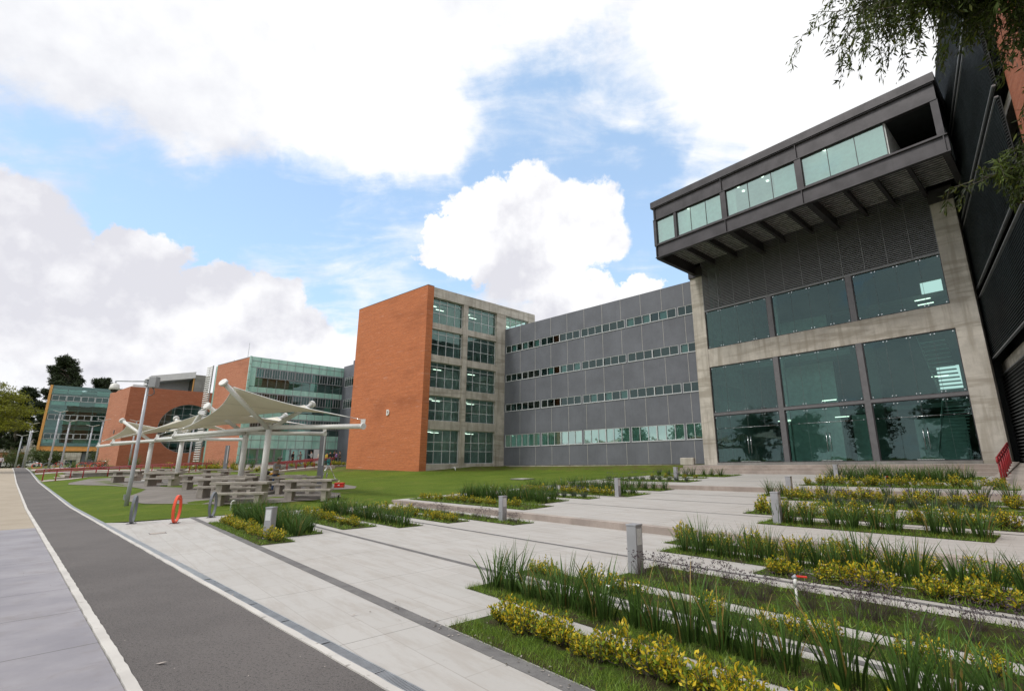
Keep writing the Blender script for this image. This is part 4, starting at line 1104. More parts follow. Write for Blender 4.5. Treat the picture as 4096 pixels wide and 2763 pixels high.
# ---- fabric canopies
def canopy(label, J, z, Lf, Rt, Fm, Bm, fz, bz, droop):
    """one post, two drooping arms, two raked masts and a saddle-shaped membrane between their four tips"""
    root = thing('shade_canopy', label, 'canopy', (J[0], J[1], ground(*J)), 0, 'fabric canopies over the picnic tables')
    z -= root.location.z
    mb = MB(); mb.tube([(0, 0, -.1), (0, 0, z+.12)], .142, 18); mb.tube([(0, 0, .14), (0, 0, .2)], .24, 18); root_p = mb.build('post', M['white_paint'], root)
    mb = MB(); mb.box(-.5, .5, -.5, .5, -.3, .14); mb.build('footing', M['concrete_dark'], root, bevel=.02)
    lz, rz = z-droop, z-droop
    tips = []
    for e, zz in ((Lf, lz), (Rt, rz)):
        e3 = Vector((e[0], e[1], zz)); mb = MB(); mb.tube([(0, 0, z), e3], .11, 14)
        d = (e3-Vector((0,0,z))).normalized(); mb.tube([e3-d*.02, e3+d*.06], .145, 14)
        mb.beam(e3+Vector((0,0,.1)), e3+Vector((0,0,.32)), .03, .2); mb.build('arm', M['white_paint'], root)
        inn = e3-d*.85+Vector((0,0,.42)); tips.append(inn)
        mb = MB(); mb.tube([e3+Vector((0,0,.28)), inn], .016, 6); mb.build('tie_rod', M['chrome'], root)
    hi = []
    for e, dz in ((Fm, fz), (Bm, bz)):
        e3 = Vector((e[0], e[1], z+dz)); d = (e3-Vector((0,0,z))).normalized()
        mb = MB(); mb.tube([(0, 0, z-.1), e3], .108, 14); mb.tube([e3-d*.02, e3+d*.10], .19, 20); mb.build('mast', M['white_paint'], root)
        inn = e3-d*.55+Vector((0,0,.0)); inn = inn.lerp(Vector((0,0,z)), .02); inn.z = e3.z-.10; hi.append(inn)
        mb = MB(); mb.tube([e3, inn], .014, 6); mb.build('tie_rod', M['chrome'], root)
    # membrane: bilinear saddle over (front mast, right arm, back mast, left arm), edges drawn inwards
    A, B, C_, D = hi[0], tips[1], hi[1], tips[0]
    n = 22; vs = []; cen = (A+B+C_+D)/4
    for i in range(n+1):
        for j in range(n+1):
            s, t = i/n, j/n
            P = A*(1-s)*(1-t)+B*s*(1-t)+C_*s*t+D*(1-s)*t
            e1 = 4*s*(1-s); e2 = 4*t*(1-t)
            pull = .17*max(e1*(1-e2)**2, e2*(1-e1)**2)
            P = P.lerp(cen, pull)
            P.z += -.32*e1*e2*0.3
            vs.append(P)
    fs = [(i*(n+1)+j, (i+1)*(n+1)+j, (i+1)*(n+1)+j+1, i*(n+1)+j+1) for i in range(n) for j in range(n)]
    mb = MB(); mb.smooth = True; mb.addmesh(vs, fs); o = mb.build('membrane', M['membrane'], root)
    sd_ = o.modifiers.new('thick', 'SOLIDIFY'); sd_.thickness = .012
    # hems and welded seams
    mb = MB(); idx = lambda i, j: vs[i*(n+1)+j]
    for line in ([idx(i, 0) for i in range(n+1)], [idx(n, j) for j in range(n+1)], [idx(i, n) for i in range(n+1)], [idx(0, j) for j in range(n+1)]):
        mb.tube(line, .02, 5)
    mb.build('edge_hem', M['white_paint'], root)
    mb = MB()
    for k in (7, 15):
        mb.tube([idx(i, k)-Vector((0,0,.012)) for i in range(n+1)], .007, 4)
    mb.build('seam', M['joint_pale'], root)
    return root
canopy('large cream fabric canopy nearest the camera, its round mast cap turned to the viewer', (-14.3, 25.0), 3.5, (-6.9, 2.9), (5.75, -2.7), (-.75, -2.75), (.75, 2.6), 1.82, 1.45, .2)
canopy('cream fabric canopy mostly hidden behind the nearest one', (-17.9, 29.0), 3.5, (-6.9, 2.2), (5.4, -1.8), (-.8, -2.4), (.8, 2.5), 1.3, 1.2, .2)
canopy('cream fabric canopy showing its bright white upper side, in the middle of the row', (-26.4, 35.5), 3.55, (-6.6, 1.9), (5.3, -1.2), (2.4, -1.9), (-1.6, 1.2), 1.62, 1.55, .15)
canopy('smaller looking cream fabric canopy farthest left over the picnic tables', (-29.6, 36.8), 3.55, (-9.0, 5.6), (5.4, -2.6), (-2.9, .5), (2.6, 1.5), 1.5, 1.2, .15)

# ---- concrete picnic tables and benches
def table_mesh():
    root = thing('picnic_table', 'x', 'table', (0, 0, 0), 0, 'concrete picnic tables under the canopies')
    mb = MB(); mb.box(-1.12, 1.12, -.36, .36, .73, .83); mb.build('table_top', M['concrete_table'], root, bevel=.012)
    for x in (-.78, .78):
        mb = MB(); mb.box(x-.12, x+.12, -.29, .29, 0, .73); mb.build('leg', M['concrete_table'], root, bevel=.01)
    return root
def bench_mesh():
    root = thing('concrete_bench', 'x', 'bench', (0, 0, 0), 0, 'concrete benches along the picnic tables')
    mb = MB(); mb.box(-1.0, 1.0, -.17, .17, .42, .51); mb.build('seat', M['concrete_table'], root, bevel=.012)
    for x in (-.72, .72):
        mb = MB(); mb.box(x-.1, x+.1, -.13, .13, 0, .42); mb.build('leg', M['concrete_table'], root, bevel=.01)
    return root
T0, B0 = table_mesh(), bench_mesh(); first = [True, True]
def put(src, slot, x, y, rot, label):
    if first[slot]: first[slot] = False; o = src
    else: o = copy_tree(src)
    o.location = (x, y, ground(x, y)+.016); o.rotation_euler = (0, 0, rot); o['label'] = label
TB = [(-12.75, 20.9, 4, 'nearest, left of the front post'), (-10.95, 22.8, 3, 'nearest, right of the front post'), (-15.1, 23.2, 6, 'second from the front, left of the post'),
      (-13.0, 25.6, 2, 'in front of the standing surveyor'), (-16.9, 27.2, 5, 'third from the front, left of the post'), (-15.3, 28.8, 4, 'just behind the standing surveyor'), (-20.6, 29.8, 8, 'at the left end of the front group'), (-18.4, 32.2, 3, 'at the back of the front group'),
      (-25.4, 33.0, 3, 'rightmost of the middle group'), (-27.8, 36.5, 3, 'middle one of the left group'), (-31.4, 37.4, 0, 'at the left end of the whole row'), (-24.0, 38.2, 4, 'under the middle canopy'), (-28.3, 42.5, 2, 'far one behind the middle canopy'), (-33.0, 43.5, 2, 'farthest left back one')]
for i, (x, y, a, lab) in enumerate(TB):
    r = R(a); put(T0, 0, x, y, r, 'grey concrete picnic table '+lab)
    for sgn, w in ((-1, 'near'), (1, 'far')):
        dx, dy = -math.sin(r)*sgn*.66, math.cos(r)*sgn*.66
        put(B0, 1, x+dx-.27*sgn, y+dy, r, '%s side bench of the picnic table %s' % (w, lab))

# ---- camera pole
def cam_pole():
    b = (-17.45, 20.95); root = thing('camera_pole', 'tall light grey pole with a domed surveillance camera hanging from its side arm', 'camera pole', (*b, ground(*b)))
    mb = MB(); mb.tube([(0, 0, -.05), (.02, 0, 1.2), (.0, 0, 5.2)], [.078, .072, .052], 16); mb.build('pole', M['pole_grey'], root)
    mb = MB(); mb.tube([(-.06, 0, 5.13), (-1.42, -.03, 5.16)], .028, 8); mb.tube([(-1.40, -.03, 5.16), (-1.40, -.03, 5.02)], .03, 8); mb.build('arm', M['pole_grey'], root)
    mb = MB(); mb.smooth = True; mb.tube([(-1.40, -.03, 5.06), (-1.40, -.03, 5.0), (-1.40, -.03, 4.86), (-1.40, -.03, 4.78)], [.06, .15, .175, .185], 18); c = mb.build('camera_housing', M['plastic_white'], root)
    mb = MB(); mb.ball((-1.40, -.03, 4.78), .13, 16, .95); mb.build('dome', M['black'], c)
    mb = MB(); mb.box(.09, .40, -.12, .12, 4.86, 5.32); bx = mb.build('equipment_box', M['bollard_grey'], root, bevel=.015)
    mb = MB(); mb.tube([(.22, 0, 4.86), (.30, 0, 4.74), (.33, 0, 4.6), (.22, 0, 4.52), (.02, 0, 4.54), (-.08, 0, 4.55)], .02, 8); mb.build('conduit', M['steel_mullion'], bx)
    mb = MB()
    for z in (4.95, 5.08, 5.2): mb.tube([(0, 0, z-.015), (0, 0, z+.015)], .115, 14); mb.box(-.16, .1, -.02, .02, z-.02, z+.02)
    mb.build('clamp', M['alu_grey'], root)
    mb = MB(); mb.box(-.14, -.06, -.05, .05, .25, .45); mb.build('access_cover', M['alu_grey'], root)
cam_pole()

# ---- tall light columns
def light_column(label, x, y, h, rot):
    root = thing('light_column', label, 'light column', (x, y, ground(x, y)), rot, 'tall grey light columns on the lawn')
    mb = MB(); mb.box(-.17, .17, -.09, .09, -.1, h); mb.build('shaft', M['column_grey'], root, bevel=.01)
    mb = MB(); mb.box(.055, .115, -.105, -.088, h*.42, h-.06); mb.build('light_strip', M['diffuser'], root)
light_column('tall slim grey light column just right of the nearest picnic tables', -14.55, 31.6, 3.15, R(20))
light_column('tall grey light column standing behind the right end of the picnic tables', -17.3, 37.6, 2.8, R(10))
light_column('grey light column on the lawn in front of the pinkish brick side wall', -32.2, 49.5, 2.95, R(15))

# ---- hoop bicycle racks
def rack(label, x, y, rot, material, group='hoop bicycle racks beside the path', wide=.31):
    root = thing('hoop_rack', label, 'bicycle rack', (x, y, ground(x, y)+.0), rot, group)
    pts = []; rx, h = wide, .80
    for k in range(25):
        a = -math.pi*.5+ (2*math.pi)*k/24; pts.append((rx*math.cos(a)*(1 if abs(math.sin(a)) < .999 else 1), h/2+h/2*math.sin(a)))
    mb = MB(); w, d = .05, .065
    n = len(pts)-1
    outer = pts; inner = [(p[0]*(1-.05/rx*1.1), h/2+(p[1]-h/2)*(1-.05/(h/2))) for p in pts]
    for k in range(n):
        o0, o1, i0, i1 = outer[k], outer[k+1], inner[k], inner[k+1]
        for y0, fl in ((-d/2, 0), (d/2, 1)):
            f = [(o0[0], y0, o0[1]), (o1[0], y0, o1[1]), (i1[0], y0, i1[1]), (i0[0], y0, i0[1])]; mb.face(f if not fl else f[::-1])
        mb.face([(o0[0], -d/2, o0[1]), (o0[0], d/2, o0[1]), (o1[0], d/2, o1[1]), (o1[0], -d/2, o1[1])]); mb.face([(i0[0], d/2, i0[1]), (i0[0], -d/2, i0[1]), (i1[0], -d/2, i1[1]), (i1[0], d/2, i1[1])])
    mb.build('hoop', material, root)
    mb = MB(); mb.box(-.13, .13, -.11, .11, .0, .012); mb.tube([(-.09, .07, .012), (-.09, .07, .03)], .012, 6); mb.tube([(.09, -.07, .012), (.09, -.07, .03)], .012, 6); mb.build('base_plate', M['steel_mullion'], root)
    mb = MB(); mb.box(-rx+.035, -rx+.16, -.02, .02, .30, .34); mb.build('lock_bar', material, root)
    mb = MB(); mb.box(-rx+.035, -rx+.14, -.02, .02, .52, .56); mb.build('lock_bar', material, root)
    mb = MB(); mb.tube([(0, -.06, h-.12), (0, .06, h-.12)], .03, 8); mb.build('bolt', material, root)
    return root
rk = R(61)
rack('flat grey hoop bicycle rack seen nearly edge on, nearest the asphalt path', -12.45, 15.25, R(120), M['rack_grey'])
rack('bright orange red hoop bicycle rack at the lawn edge', -11.15, 15.22, R(110), M['rack_orange'])
rack('grey hoop bicycle rack at the lawn edge in front of the picnic tables', -11.15, 16.8, R(107), M['rack_grey'])
for k, (p, q, m_, lab) in enumerate([(96, 3.0, 'rack_orange', 'small looking red hoop rack beside the far bend of the path'), (84, 6.5, 'rack_orange', 'red hoop rack holding bicycles in front of the raised glass building, left one'), (83, 7.6, 'rack_orange', 'red hoop rack holding bicycles in front of the raised glass building, right one'), (92, 3.9, 'rack_grey', 'far grey hoop rack left of the parked bicycles'), (89, 5.4, 'rack_grey', 'far grey hoop rack beside the lamp posts')]):
    P = pq(p, q); rack(lab, P.x, P.y, R(20+17*k), M[m_], 'hoop racks in front of the raised glass building', .55)

# ---- bollard lights
def bollard(label, x, y, z, rot):
    root = thing('bollard_light', label, 'bollard', (x, y, z), rot, 'square bollard lights along the planting beds')
    mb = MB(); mb.box(-.085, .085, -.085, .085, -.05, .665); mb.build('post', M['bollard_grey'], root, bevel=.006)
    mb = MB(); mb.box(-.092, .092, -.092, .092, .665, .69); mb.build('cap', M['bollard_grey'], root, bevel=.004)
    mb = MB(); mb.box(.0851, .0885, -.062, .062, .40, .63); mb.build('lamp_window', M['diffuser'], root)
BOL = [('grey bollard light in the bed of dry lavender behind the nearest iris row', (6.26, -4.93)), ('grey bollard light among yellow shrubs at the front left bed', (3.33, -13.1)), ('grey bollard light beside the low step on the left', (9.06, -11.87)),
       ('grey bollard light halfway up the left planting rows', (15.34, -12.79)), ('grey bollard light farthest up the left side near the entrance stairs', (21.81, -14.38)), ('grey bollard light at the left end of the iris row above the low step', (11.74, -5.13)),
       ('grey bollard light second up the right planting beds', (17.78, -7.25)), ('grey bollard light farthest up the right side in front of the tall iris', (24.57, -7.91))]
for k, (lab, (s, t)) in enumerate(BOL):
    P = xy(s, t); bollard(lab, P.x, P.y, prof(s), R(-43 if k in (0, 3, 4, 5, 6, 7, 2) else -98))

# ---- drain channel grates
def grates():
    root = thing('drain_channel', 'long slotted steel drain channel between the asphalt path and the pale paving', 'drain', (*pq(2, 2.29), 0))
    b = root.location; mb = MB()
    def bar(p0, p1, q0, q1, z0, z1):
        a = [pq(p0, q0), pq(p1, q0), pq(p1, q1), pq(p0, q1)]; mb.prism([(v.x-b.x, v.y-b.y) for v in a], z0-b.z, z1-b.z)
    mb = MB(); bar(.5, 9, 2.234, 2.344, -.06, -.03); mb.build('channel', M['black'], root)
    mb = MB(); bar(.5, 9, 2.234, 2.246, -.03, .006); bar(.5, 9, 2.332, 2.344, -.03, .006); fr = mb.build('frame_edge', M['grate_metal'], root)
    for sec in range(8):
        mb = MB(); p = 1+sec*1.0
        k = p+.03
        while k < p+.97: bar(k, k+.0145, 2.246, 2.332, -.012, .003); k += .0235
        bar(p, p+.02, 2.246, 2.332, -.012, .004); mb.build('grate', M['grate_metal'], root)
grates()
def flat_cover(name, label, cat, s, t, w, l, material, z=.006):
    P = xy(s, t); r = thing(name, label, cat, (P.x, P.y, prof(s) if t > T_L else H(P.x, P.y)+.02), R(-47))
    mb = MB(); mb.box(-l/2, l/2, -w/2, w/2, -.02, z); mb.build('lid', M[material], r)
    mb = MB(); mb.box(-l/2-.02, l/2+.02, -w/2-.02, w/2+.02, -.02, z-.003); mb.build('frame', M['dark_strip'], r)
flat_cover('drain_cover', 'flat rectangular drain cover set in the pale paving near the racks', 'drain cover', 1.62, -16.3, .30, .34, 'concrete_step')
P_ = (-2.0, 33.0)
flat_cover('manhole_cover', 'pale flat manhole slab lying on the lawn before the grey wing', 'manhole cover', *st_of(P_), .9, 1.3, 'stone_white', .04)

# ---- hand rails
def handrail(name, label, pts, posts, h=.9, two=True, group=None, r=.024, ends=True):
    """pts: foot points (x,y,z) along the rail; posts at parameters 0..1"""
    root = thing(name, label, 'handrail', pts[0], 0, group); o = Vector(pts[0]); pts = [Vector(p)-o for p in pts]
    L = [(pts[i+1]-pts[i]).length for i in range(len(pts)-1)]; tot = sum(L)
    def at(f):
        d = f*tot
        for i, l in enumerate(L):
            if d <= l or i == len(L)-1: return pts[i].lerp(pts[i+1], d/l)
            d -= l
    up = Vector((0,0,1)); d0 = (pts[1]-pts[0]).normalized()*.3; d1 = (pts[-1]-pts[-2]).normalized()*.3
    mb = MB(); a, b = h, h-.16
    loop = [p+up*a for p in pts]
    lo = [p+up*b for p in pts]
    if ends: loop = [lo[0]-d0*.9, lo[0]-d0+up*.04, loop[0]-d0-up*.04, loop[0]-d0*.9]+loop+[loop[-1]+d1*.9, loop[-1]+d1-up*.04, lo[-1]+d1+up*.04, lo[-1]+d1*.9]
    mb.tube(loop, r, 8); mb.build('top_rail', M['rail_red'], root)
    mb = MB(); mb.tube([lo[0]-(d0*.9 if ends else Vector())]+lo+[lo[-1]+(d1*.9 if ends else Vector())], r*.9, 8); mb.build('lower_rail', M['rail_red'], root)
    for k in range(posts):
        p = at(k/(posts-1)*.96+.02); mb = MB(); mb.tube([p-up*.03, p+up*(a-.02)], r, 8); mb.box(p.x-.06, p.x+.06, p.y-.06, p.y+.06, p.z-.01, p.z+.012); mb.build('rail_post', M['rail_red'], root)
    return root
A_, B_ = xy(22.3, -2.2), xy(30.3, -2.55)
handrail('ramp_handrail', 'dark red handrail up the ramp right of the entrance stairs', [(*A_, .70), (*B_, 1.33)], 7, .92, r=.032)
for k, dx in enumerate((-.0, 1.25)):
    handrail('ramp_handrail', 'long dark red handrail up the left ramp, '+('near side' if dx else 'far side')+' of the pair', [(-44.0+dx, 43.3-dx*.1, .60), (-40.2+dx, 57.2-dx*.1, 1.14)], 8, .92, group='pair of rails on the left ramp', r=.042)
for k, dx in enumerate((-.45, .75)):
    handrail('ramp_handrail', 'dark red handrail on the ramp up to the glass building, '+('far side' if not k else 'near side')+' of the pair', [(-31.4+dx, 55.9, 1.02), (-28.4+dx, 63.0, 1.60)], 7, .92, group='pair of rails on the far ramp', r=.042)

# ---- pipes, valve, tool case, bag, tripod
def small():
    P = (-12.15, 19.35); r = thing('vent_pipe', 'short white bent plastic pipe standing in the lawn behind the front left bed', 'pipe', (*P, H(*P)))
    mb = MB(); mb.tube([(0,0,-.05), (0,0,.26), (.015,0,.31), (.05,0,.34), (.12,0,.34)], .03, 12); mb.build('pipe', M['plastic_white'], r); mb = MB(); mb.tube([(0,0,.2), (0,0,.25)], .038, 12); mb.build('collar', M['plastic_white'], r)
    P = (-9.95, 45.9-1.2); r = thing('outlet_pipe', 'small white bent pipe at the foot of the brick wall corner', 'pipe', (-9.2, 46.9, 1.25))
    mb = MB(); mb.tube([(-.3,.3,.02), (0,0,.05), (.12,-.1,.0), (.2,-.2,-.2)], .05, 10); mb.build('pipe', M['plastic_white'], r)
    P = (-8.95, 21.3); r = thing('sprinkler_riser', 'black sprinkler riser on a white stub behind the planting', 'sprinkler', (*P, H(*P)))
    mb = MB(); mb.tube([(0,0,-.02), (0,0,.12)], .03, 8); mb.build('stub', M['plastic_white'], r); mb = MB(); mb.tube([(0,0,.12), (0,0,.34), (0,0,.36)], [.035,.035,.05], 8); mb.build('head', M['black'], r)
    for lab, (s, t), zz in (('white irrigation riser with a red lever valve in the nearest right bed', (6.1, -2.55), 0.0), ('far white irrigation riser with a red valve in the upper right bed', (21.9, -5.4), prof(21.9))):
        P = xy(s, t); r = thing('irrigation_valve', lab, 'valve', (P.x, P.y, zz), R(-30))
        mb = MB(); mb.tube([(0,0,0), (0,0,.22)], .014, 8); mb.tube([(0,0,.22), (0,0,.30)], .02, 8); mb.build('riser', M['plastic_white'], r)
        mb = MB(); mb.tube([(-.02,0,.30), (.02,0,.33)], .022, 8); mb.build('valve_body', M['bollard_grey'], r); mb = MB(); mb.box(.01, .13, -.012, .012, .315, .335); mb.build('lever', M['plastic_red'], r, bevel=.005)
    P = (-13.15, 31.3); r = thing('tool_case', 'red plastic instrument case on the paving beside the tripod', 'case', (*P, H(*P)+.02), R(8))
    mb = MB(); mb.box(-.27, .27, -.18, .18, 0, .17); mb.build('case_bottom', M['plastic_red'], r, bevel=.03); mb = MB(); mb.box(-.275, .275, -.185, .185, .175, .29); mb.build('case_lid', M['plastic_red'], r, bevel=.03)
    mb = MB(); mb.box(-.05, .05, -.205, -.18, .12, .18); mb.build('latch', M['plastic_white'], r)
    mb = MB(); mb.tube([(-.08,0,.29), (-.08,0,.37), (.0,0,.40)], .025, 6); mb.build('carry_handle', M['plastic_white'], r)
    P = (-14.35, 32.2); r = thing('survey_tripod', 'silver and teal surveying tripod carrying an instrument on the lawn edge', 'tripod', (*P, H(*P)))
    for a in (200, 330, 80):
        d = Vector((math.sin(R(a)), math.cos(R(a)), 0)); mb = MB(); n = Vector((d.y, -d.x, 0))*.035
        top = Vector((0,0,1.36))+d*.06; mid = d*.42+Vector((0,0,.62)); bot = d*.72
        mb.tube([top-n, mid-n], .014, 6); mb.tube([top+n, mid+n], .014, 6); mb.tube([mid+(top-mid)*.25, bot], .02, 6); mb.beam(mid-n*1.4, mid+n*1.4, .05); lg = mb.build('leg', M['chrome'], r)
        mb = MB(); mb.tube([bot+Vector((0,0,.0)), bot+Vector((0,0,.10))], .028, 8); mb.build('foot', M['teal_plastic'], lg)
    mb = MB(); mb.tube([(0,0,1.34), (0,0,1.40)], .085, 12); mb.build('head_plate', M['teal_plastic'], r)
    mb = MB(); mb.tube([(0,0,1.40), (0,0,1.46)], .06, 10); mb.box(-.09, -.055, -.06, .06, 1.46, 1.70); mb.box(.055, .09, -.06, .06, 1.46, 1.70); mb.box(-.09, .09, -.05, .05, 1.70, 1.74); mb.tube([(0,-.11,1.6), (0,.1,1.6)], .045, 10); mb.build('instrument', M['teal_plastic'], r)
    P = (-16.35, 28.75); r = thing('backpack', 'black backpack lying on the table behind the surveyor', 'bag', (*P, H(*P)+.85), R(10))
    mb = MB(); mb.ball((0,0,.11), .26, 12, .55); mb.build('bag_body', M['black'], r)
    P = (-15.85, 28.6); r = thing('yellow_case', 'yellow pouch lying on the table next to the black backpack', 'pouch', (*P, H(*P)+.85), R(0))
    mb = MB(); mb.ball((0,0,.06), .17, 12, .45); mb.build('pouch_body', M['yellow_plastic'], r)
    P = FE.world(-20.1, -1.2, 0); r = thing('stone_block', 'small pale leaning stone slab on the landing by the left concrete column', 'stone block', (P.x, P.y, 1.345), R(-44))
    mb = MB(); mb.prism([(-.55, -.14), (.55, -.14), (.55, .14), (-.55, .14)], 0, .52); mb.build('slab', M['concrete'], r, bevel=.05)
    for k, (x, y, s) in enumerate([(-3.3, 4.6, .045), (-2.2, 5.9, .03), (-6.4, 9.0, .03), (-4.1, 6.8, .025)]):
        r = thing('dry_leaf', ['tan dry leaf lying on the asphalt path nearest the camera', 'small brown leaf lying on the asphalt in the foreground', 'small dry leaf far along the asphalt path', 'tiny dry leaf in the middle of the asphalt path'][k], 'leaf', (x, y, .008), R(37*k))
        mb = MB(); mb.face([(-s, 0, 0), (0, -s*.35, .004), (s*1.2, 0, .015), (0, s*.4, .006)]); mb.build('blade', M['concrete_step'], r)
small()

# ---- lamp posts at the left
def lamp_post(label, x, y, h, arm):
    root = thing('lamp_post', label, 'lamp post', (x, y, H(x, y)), R(30), 'thin grey lamp posts before the raised glass building')
    mb = MB(); mb.tube([(0,0,-.1), (0,0,h)], [.11, .08], 10); mb.build('pole', M['pole_grey'], root)
    mb = MB(); mb.box(-.09, .09, -.09, .09, h-.75, h-.45); mb.build('battery_box', M['pole_grey'], root)
    mb = MB()
    for sg in (-1, 1):
        mb.addmesh([(0, -.16, h), (0, .16, h), (sg*.72, .18, h+.22), (sg*.72, -.18, h+.22), (0, -.16, h+.05), (0, .16, h+.05), (sg*.72, .18, h+.26), (sg*.72, -.18, h+.26)], [(0,1,2,3),(7,6,5,4),(0,4,5,1),(1,5,6,2),(2,6,7,3),(3,7,4,0)])
    mb.build('lamp_head', M['plastic_white'], root)
def at_px(dx, Y): return (dx*Y, Y)
for lab, x, Y, zt in [('lamp post left of the raised glass building, leftmost of its close pair', -77.9, 74, 8.1), ('lamp post directly behind the left close pair', -88.2, 84, 7.6), ('tallest lamp post in front of the glass facade of the raised building', -67.6, 67.5, 9.1), ('second tall lamp post in front of the raised glass building', -65.0, 66.5, 7.7),
                      ('lamp post nearest the left edge, half behind the tree', -89.7, 84, 7.0), ('lamp post before the right part of the raised glass building', -66, 71, 7.4), ('lamp post at the edge between glass building and brick wall', -63.7, 70, 8.15), ('lamp post in front of the brick wall with the round window', -55.6, 66, 7.6), ('lamp post in front of the white fins beside the round window', -47.8, 66, 8.2)]:
    lamp_post(lab, x, Y, zt-H(x, Y), 0)

# ---- bicycles at the far racks
def bicycle():
    root = thing('bicycle', 'x', 'bicycle', (0,0,0), 0, 'bicycles parked at the far racks')
    for x in (-.52, .52):
        mb = MB(); N = 20
        for k in range(N):
            a0, a1 = 2*math.pi*k/N, 2*math.pi*(k+1)/N; mb.beam((x+.33*math.cos(a0), 0, .34+.33*math.sin(a0)), (x+.33*math.cos(a1), 0, .34+.33*math.sin(a1)), .035, up=(0,1,0))
        w = mb.build('wheel', M['rubber'], root); mb = MB()
        for k in range(8): a = math.pi*k/8; mb.beam((x-.3*math.cos(a), 0, .34-.3*math.sin(a)), (x+.3*math.cos(a), 0, .34+.3*math.sin(a)), .006, up=(0,1,0))
        mb.build('spokes', M['chrome'], w)
    mb = MB(); S_ = [(-.52,0,.34), (-.08,0,.30), (-.22,0,.78), (.38,0,.78), (.52,0,.34)]
    for a, b in ((0,1),(0,2),(1,2),(2,3),(1,3),(3,4)): mb.tube([S_[a], S_[b]], .018, 6)
    mb.build('frame', M['plastic_red'], root)
    mb = MB(); mb.tube([(.38,0,.78), (.34,0,.95)], .015, 6); mb.tube([(.34,-.28,.97), (.34,.28,.97)], .015, 6); mb.build('handlebar', M['chrome'], root)
    mb = MB(); mb.tube([(-.22,0,.78), (-.24,0,.90)], .014, 6); mb.box(-.38, -.12, -.07, .07, .90, .95); mb.build('saddle', M['black'], root)
    return root
bk = bicycle()
for k, (p, q, a, lab) in enumerate([(88.5, 4.6, 20, 'red framed bicycle parked left of the lamp post at the far racks'), (83.5, 6.9, 50, 'bicycle leaning in the left red hoop rack'), (82.5, 7.9, 10, 'bicycle leaning in the right red hoop rack'), (84.5, 8.3, 80, 'bicycle parked behind the red hoop racks by the planter')]):
    b = bk if k == 0 else copy_tree(bk); P = pq(p, q); b.location = (P.x, P.y, H(P.x, P.y)); b.rotation_euler = (0, 0, R(a)); b['label'] = lab

# ---- parked cars at the far left
def car(label, x, y, rot, paint, L=4.3):
    root = thing('parked_car', label, 'car', (x, y, H(x, y)), rot, 'cars parked beyond the path')
    prof_ = [(-L/2, .35), (-L/2+.05, .85), (-L/2+.75, 1.0), (-L/2+1.35, 1.48), (L/2-1.2, 1.52), (L/2-.35, 1.05), (L/2, .95), (L/2, .35)]
    mb = MB(); n = len(prof_)
    mb.addmesh([(px, -.85, pz) for px, pz in prof_]+[(px, .85, pz) for px, pz in prof_], [tuple(range(n)), tuple(reversed(range(n, 2*n)))]+[(i, i+n, (i+1) % n+n, (i+1) % n) for i in range(n)])
    mb.build('body', paint, root, bevel=.06)
    mb = MB(); mb.box(-L/2+1.3, L/2-1.15, -.865, .865, 1.03, 1.40); mb.build('side_windows', M['car_glass'], root, bevel=.02)
    mb = MB(); mb.addmesh([(-L/2+.80, -.7, 1.04), (-L/2+.80, .7, 1.04), (-L/2+1.30, .66, 1.45), (-L/2+1.30, -.66, 1.45)], [(0,3,2,1)]); mb.build('windscreen', M['car_glass'], root)
    for x_ in (-L/2+.8, L/2-.8):
        for y_ in (-.8, .8): mb = MB(); mb.tube([(x_, y_-.1, .32), (x_, y_+.1, .32)], .32, 16); mb.build('wheel', M['rubber'], root)
    for y_ in (-.6, .6): mb = MB(); mb.box(-L/2-.01, -L/2+.1, y_-.14, y_+.14, .68, .82); mb.build('headlight', M['diffuser'], root)
car('white compact car parked past the bend of the path', -118, 109, R(-60), M['car_white'])
car('dark car parked far behind the white one', -150, 138, R(10), M['car_glass'])
car('white car parked far behind the left lamp posts', -134, 129, R(15), M['car_white'])

# ---- far town at the left horizon
def far_building(label, x, y, w, d, h, m_, rows, rot=0, z=1.5):
    root = thing('far_building', label, 'building', (x, y, z), R(rot), 'low buildings on the left horizon')
    mb = MB(); mb.box(-w/2, w/2, 0, d, -1, h); mb.build('wall', M[m_], root)
    mb = MB(); mb.box(-w/2-.2, w/2+.2, -.3, d+.2, h, h+.4); mb.build('roof', M['concrete_step'], root)
    for r_ in range(rows):
        z0 = 1.2+r_*3.2
        for k in range(int(w/4)): mb = MB(); x0 = -w/2+1+k*4; mb.box(x0, x0+2.4, -.04, .02, z0, z0+1.4); mb.build('window', M['car_glass'], root)
far_building('long low white building at the far left beyond the cars', -232, 195, 60, 14, 7.5, 'white_render', 2, 40)
far_building('pale flat building with blue grey upper part behind the left trees', -205, 190, 26, 14, 12, 'concrete_step', 3, 40)
far_building('brick red low building seen between the left tree trunks', -168, 172, 34, 12, 5.5, 'brick_red', 1, 40)
far_building('grey building seen under the raised glass building', -140, 160, 40, 12, 6.5, 'concrete', 1, 40)

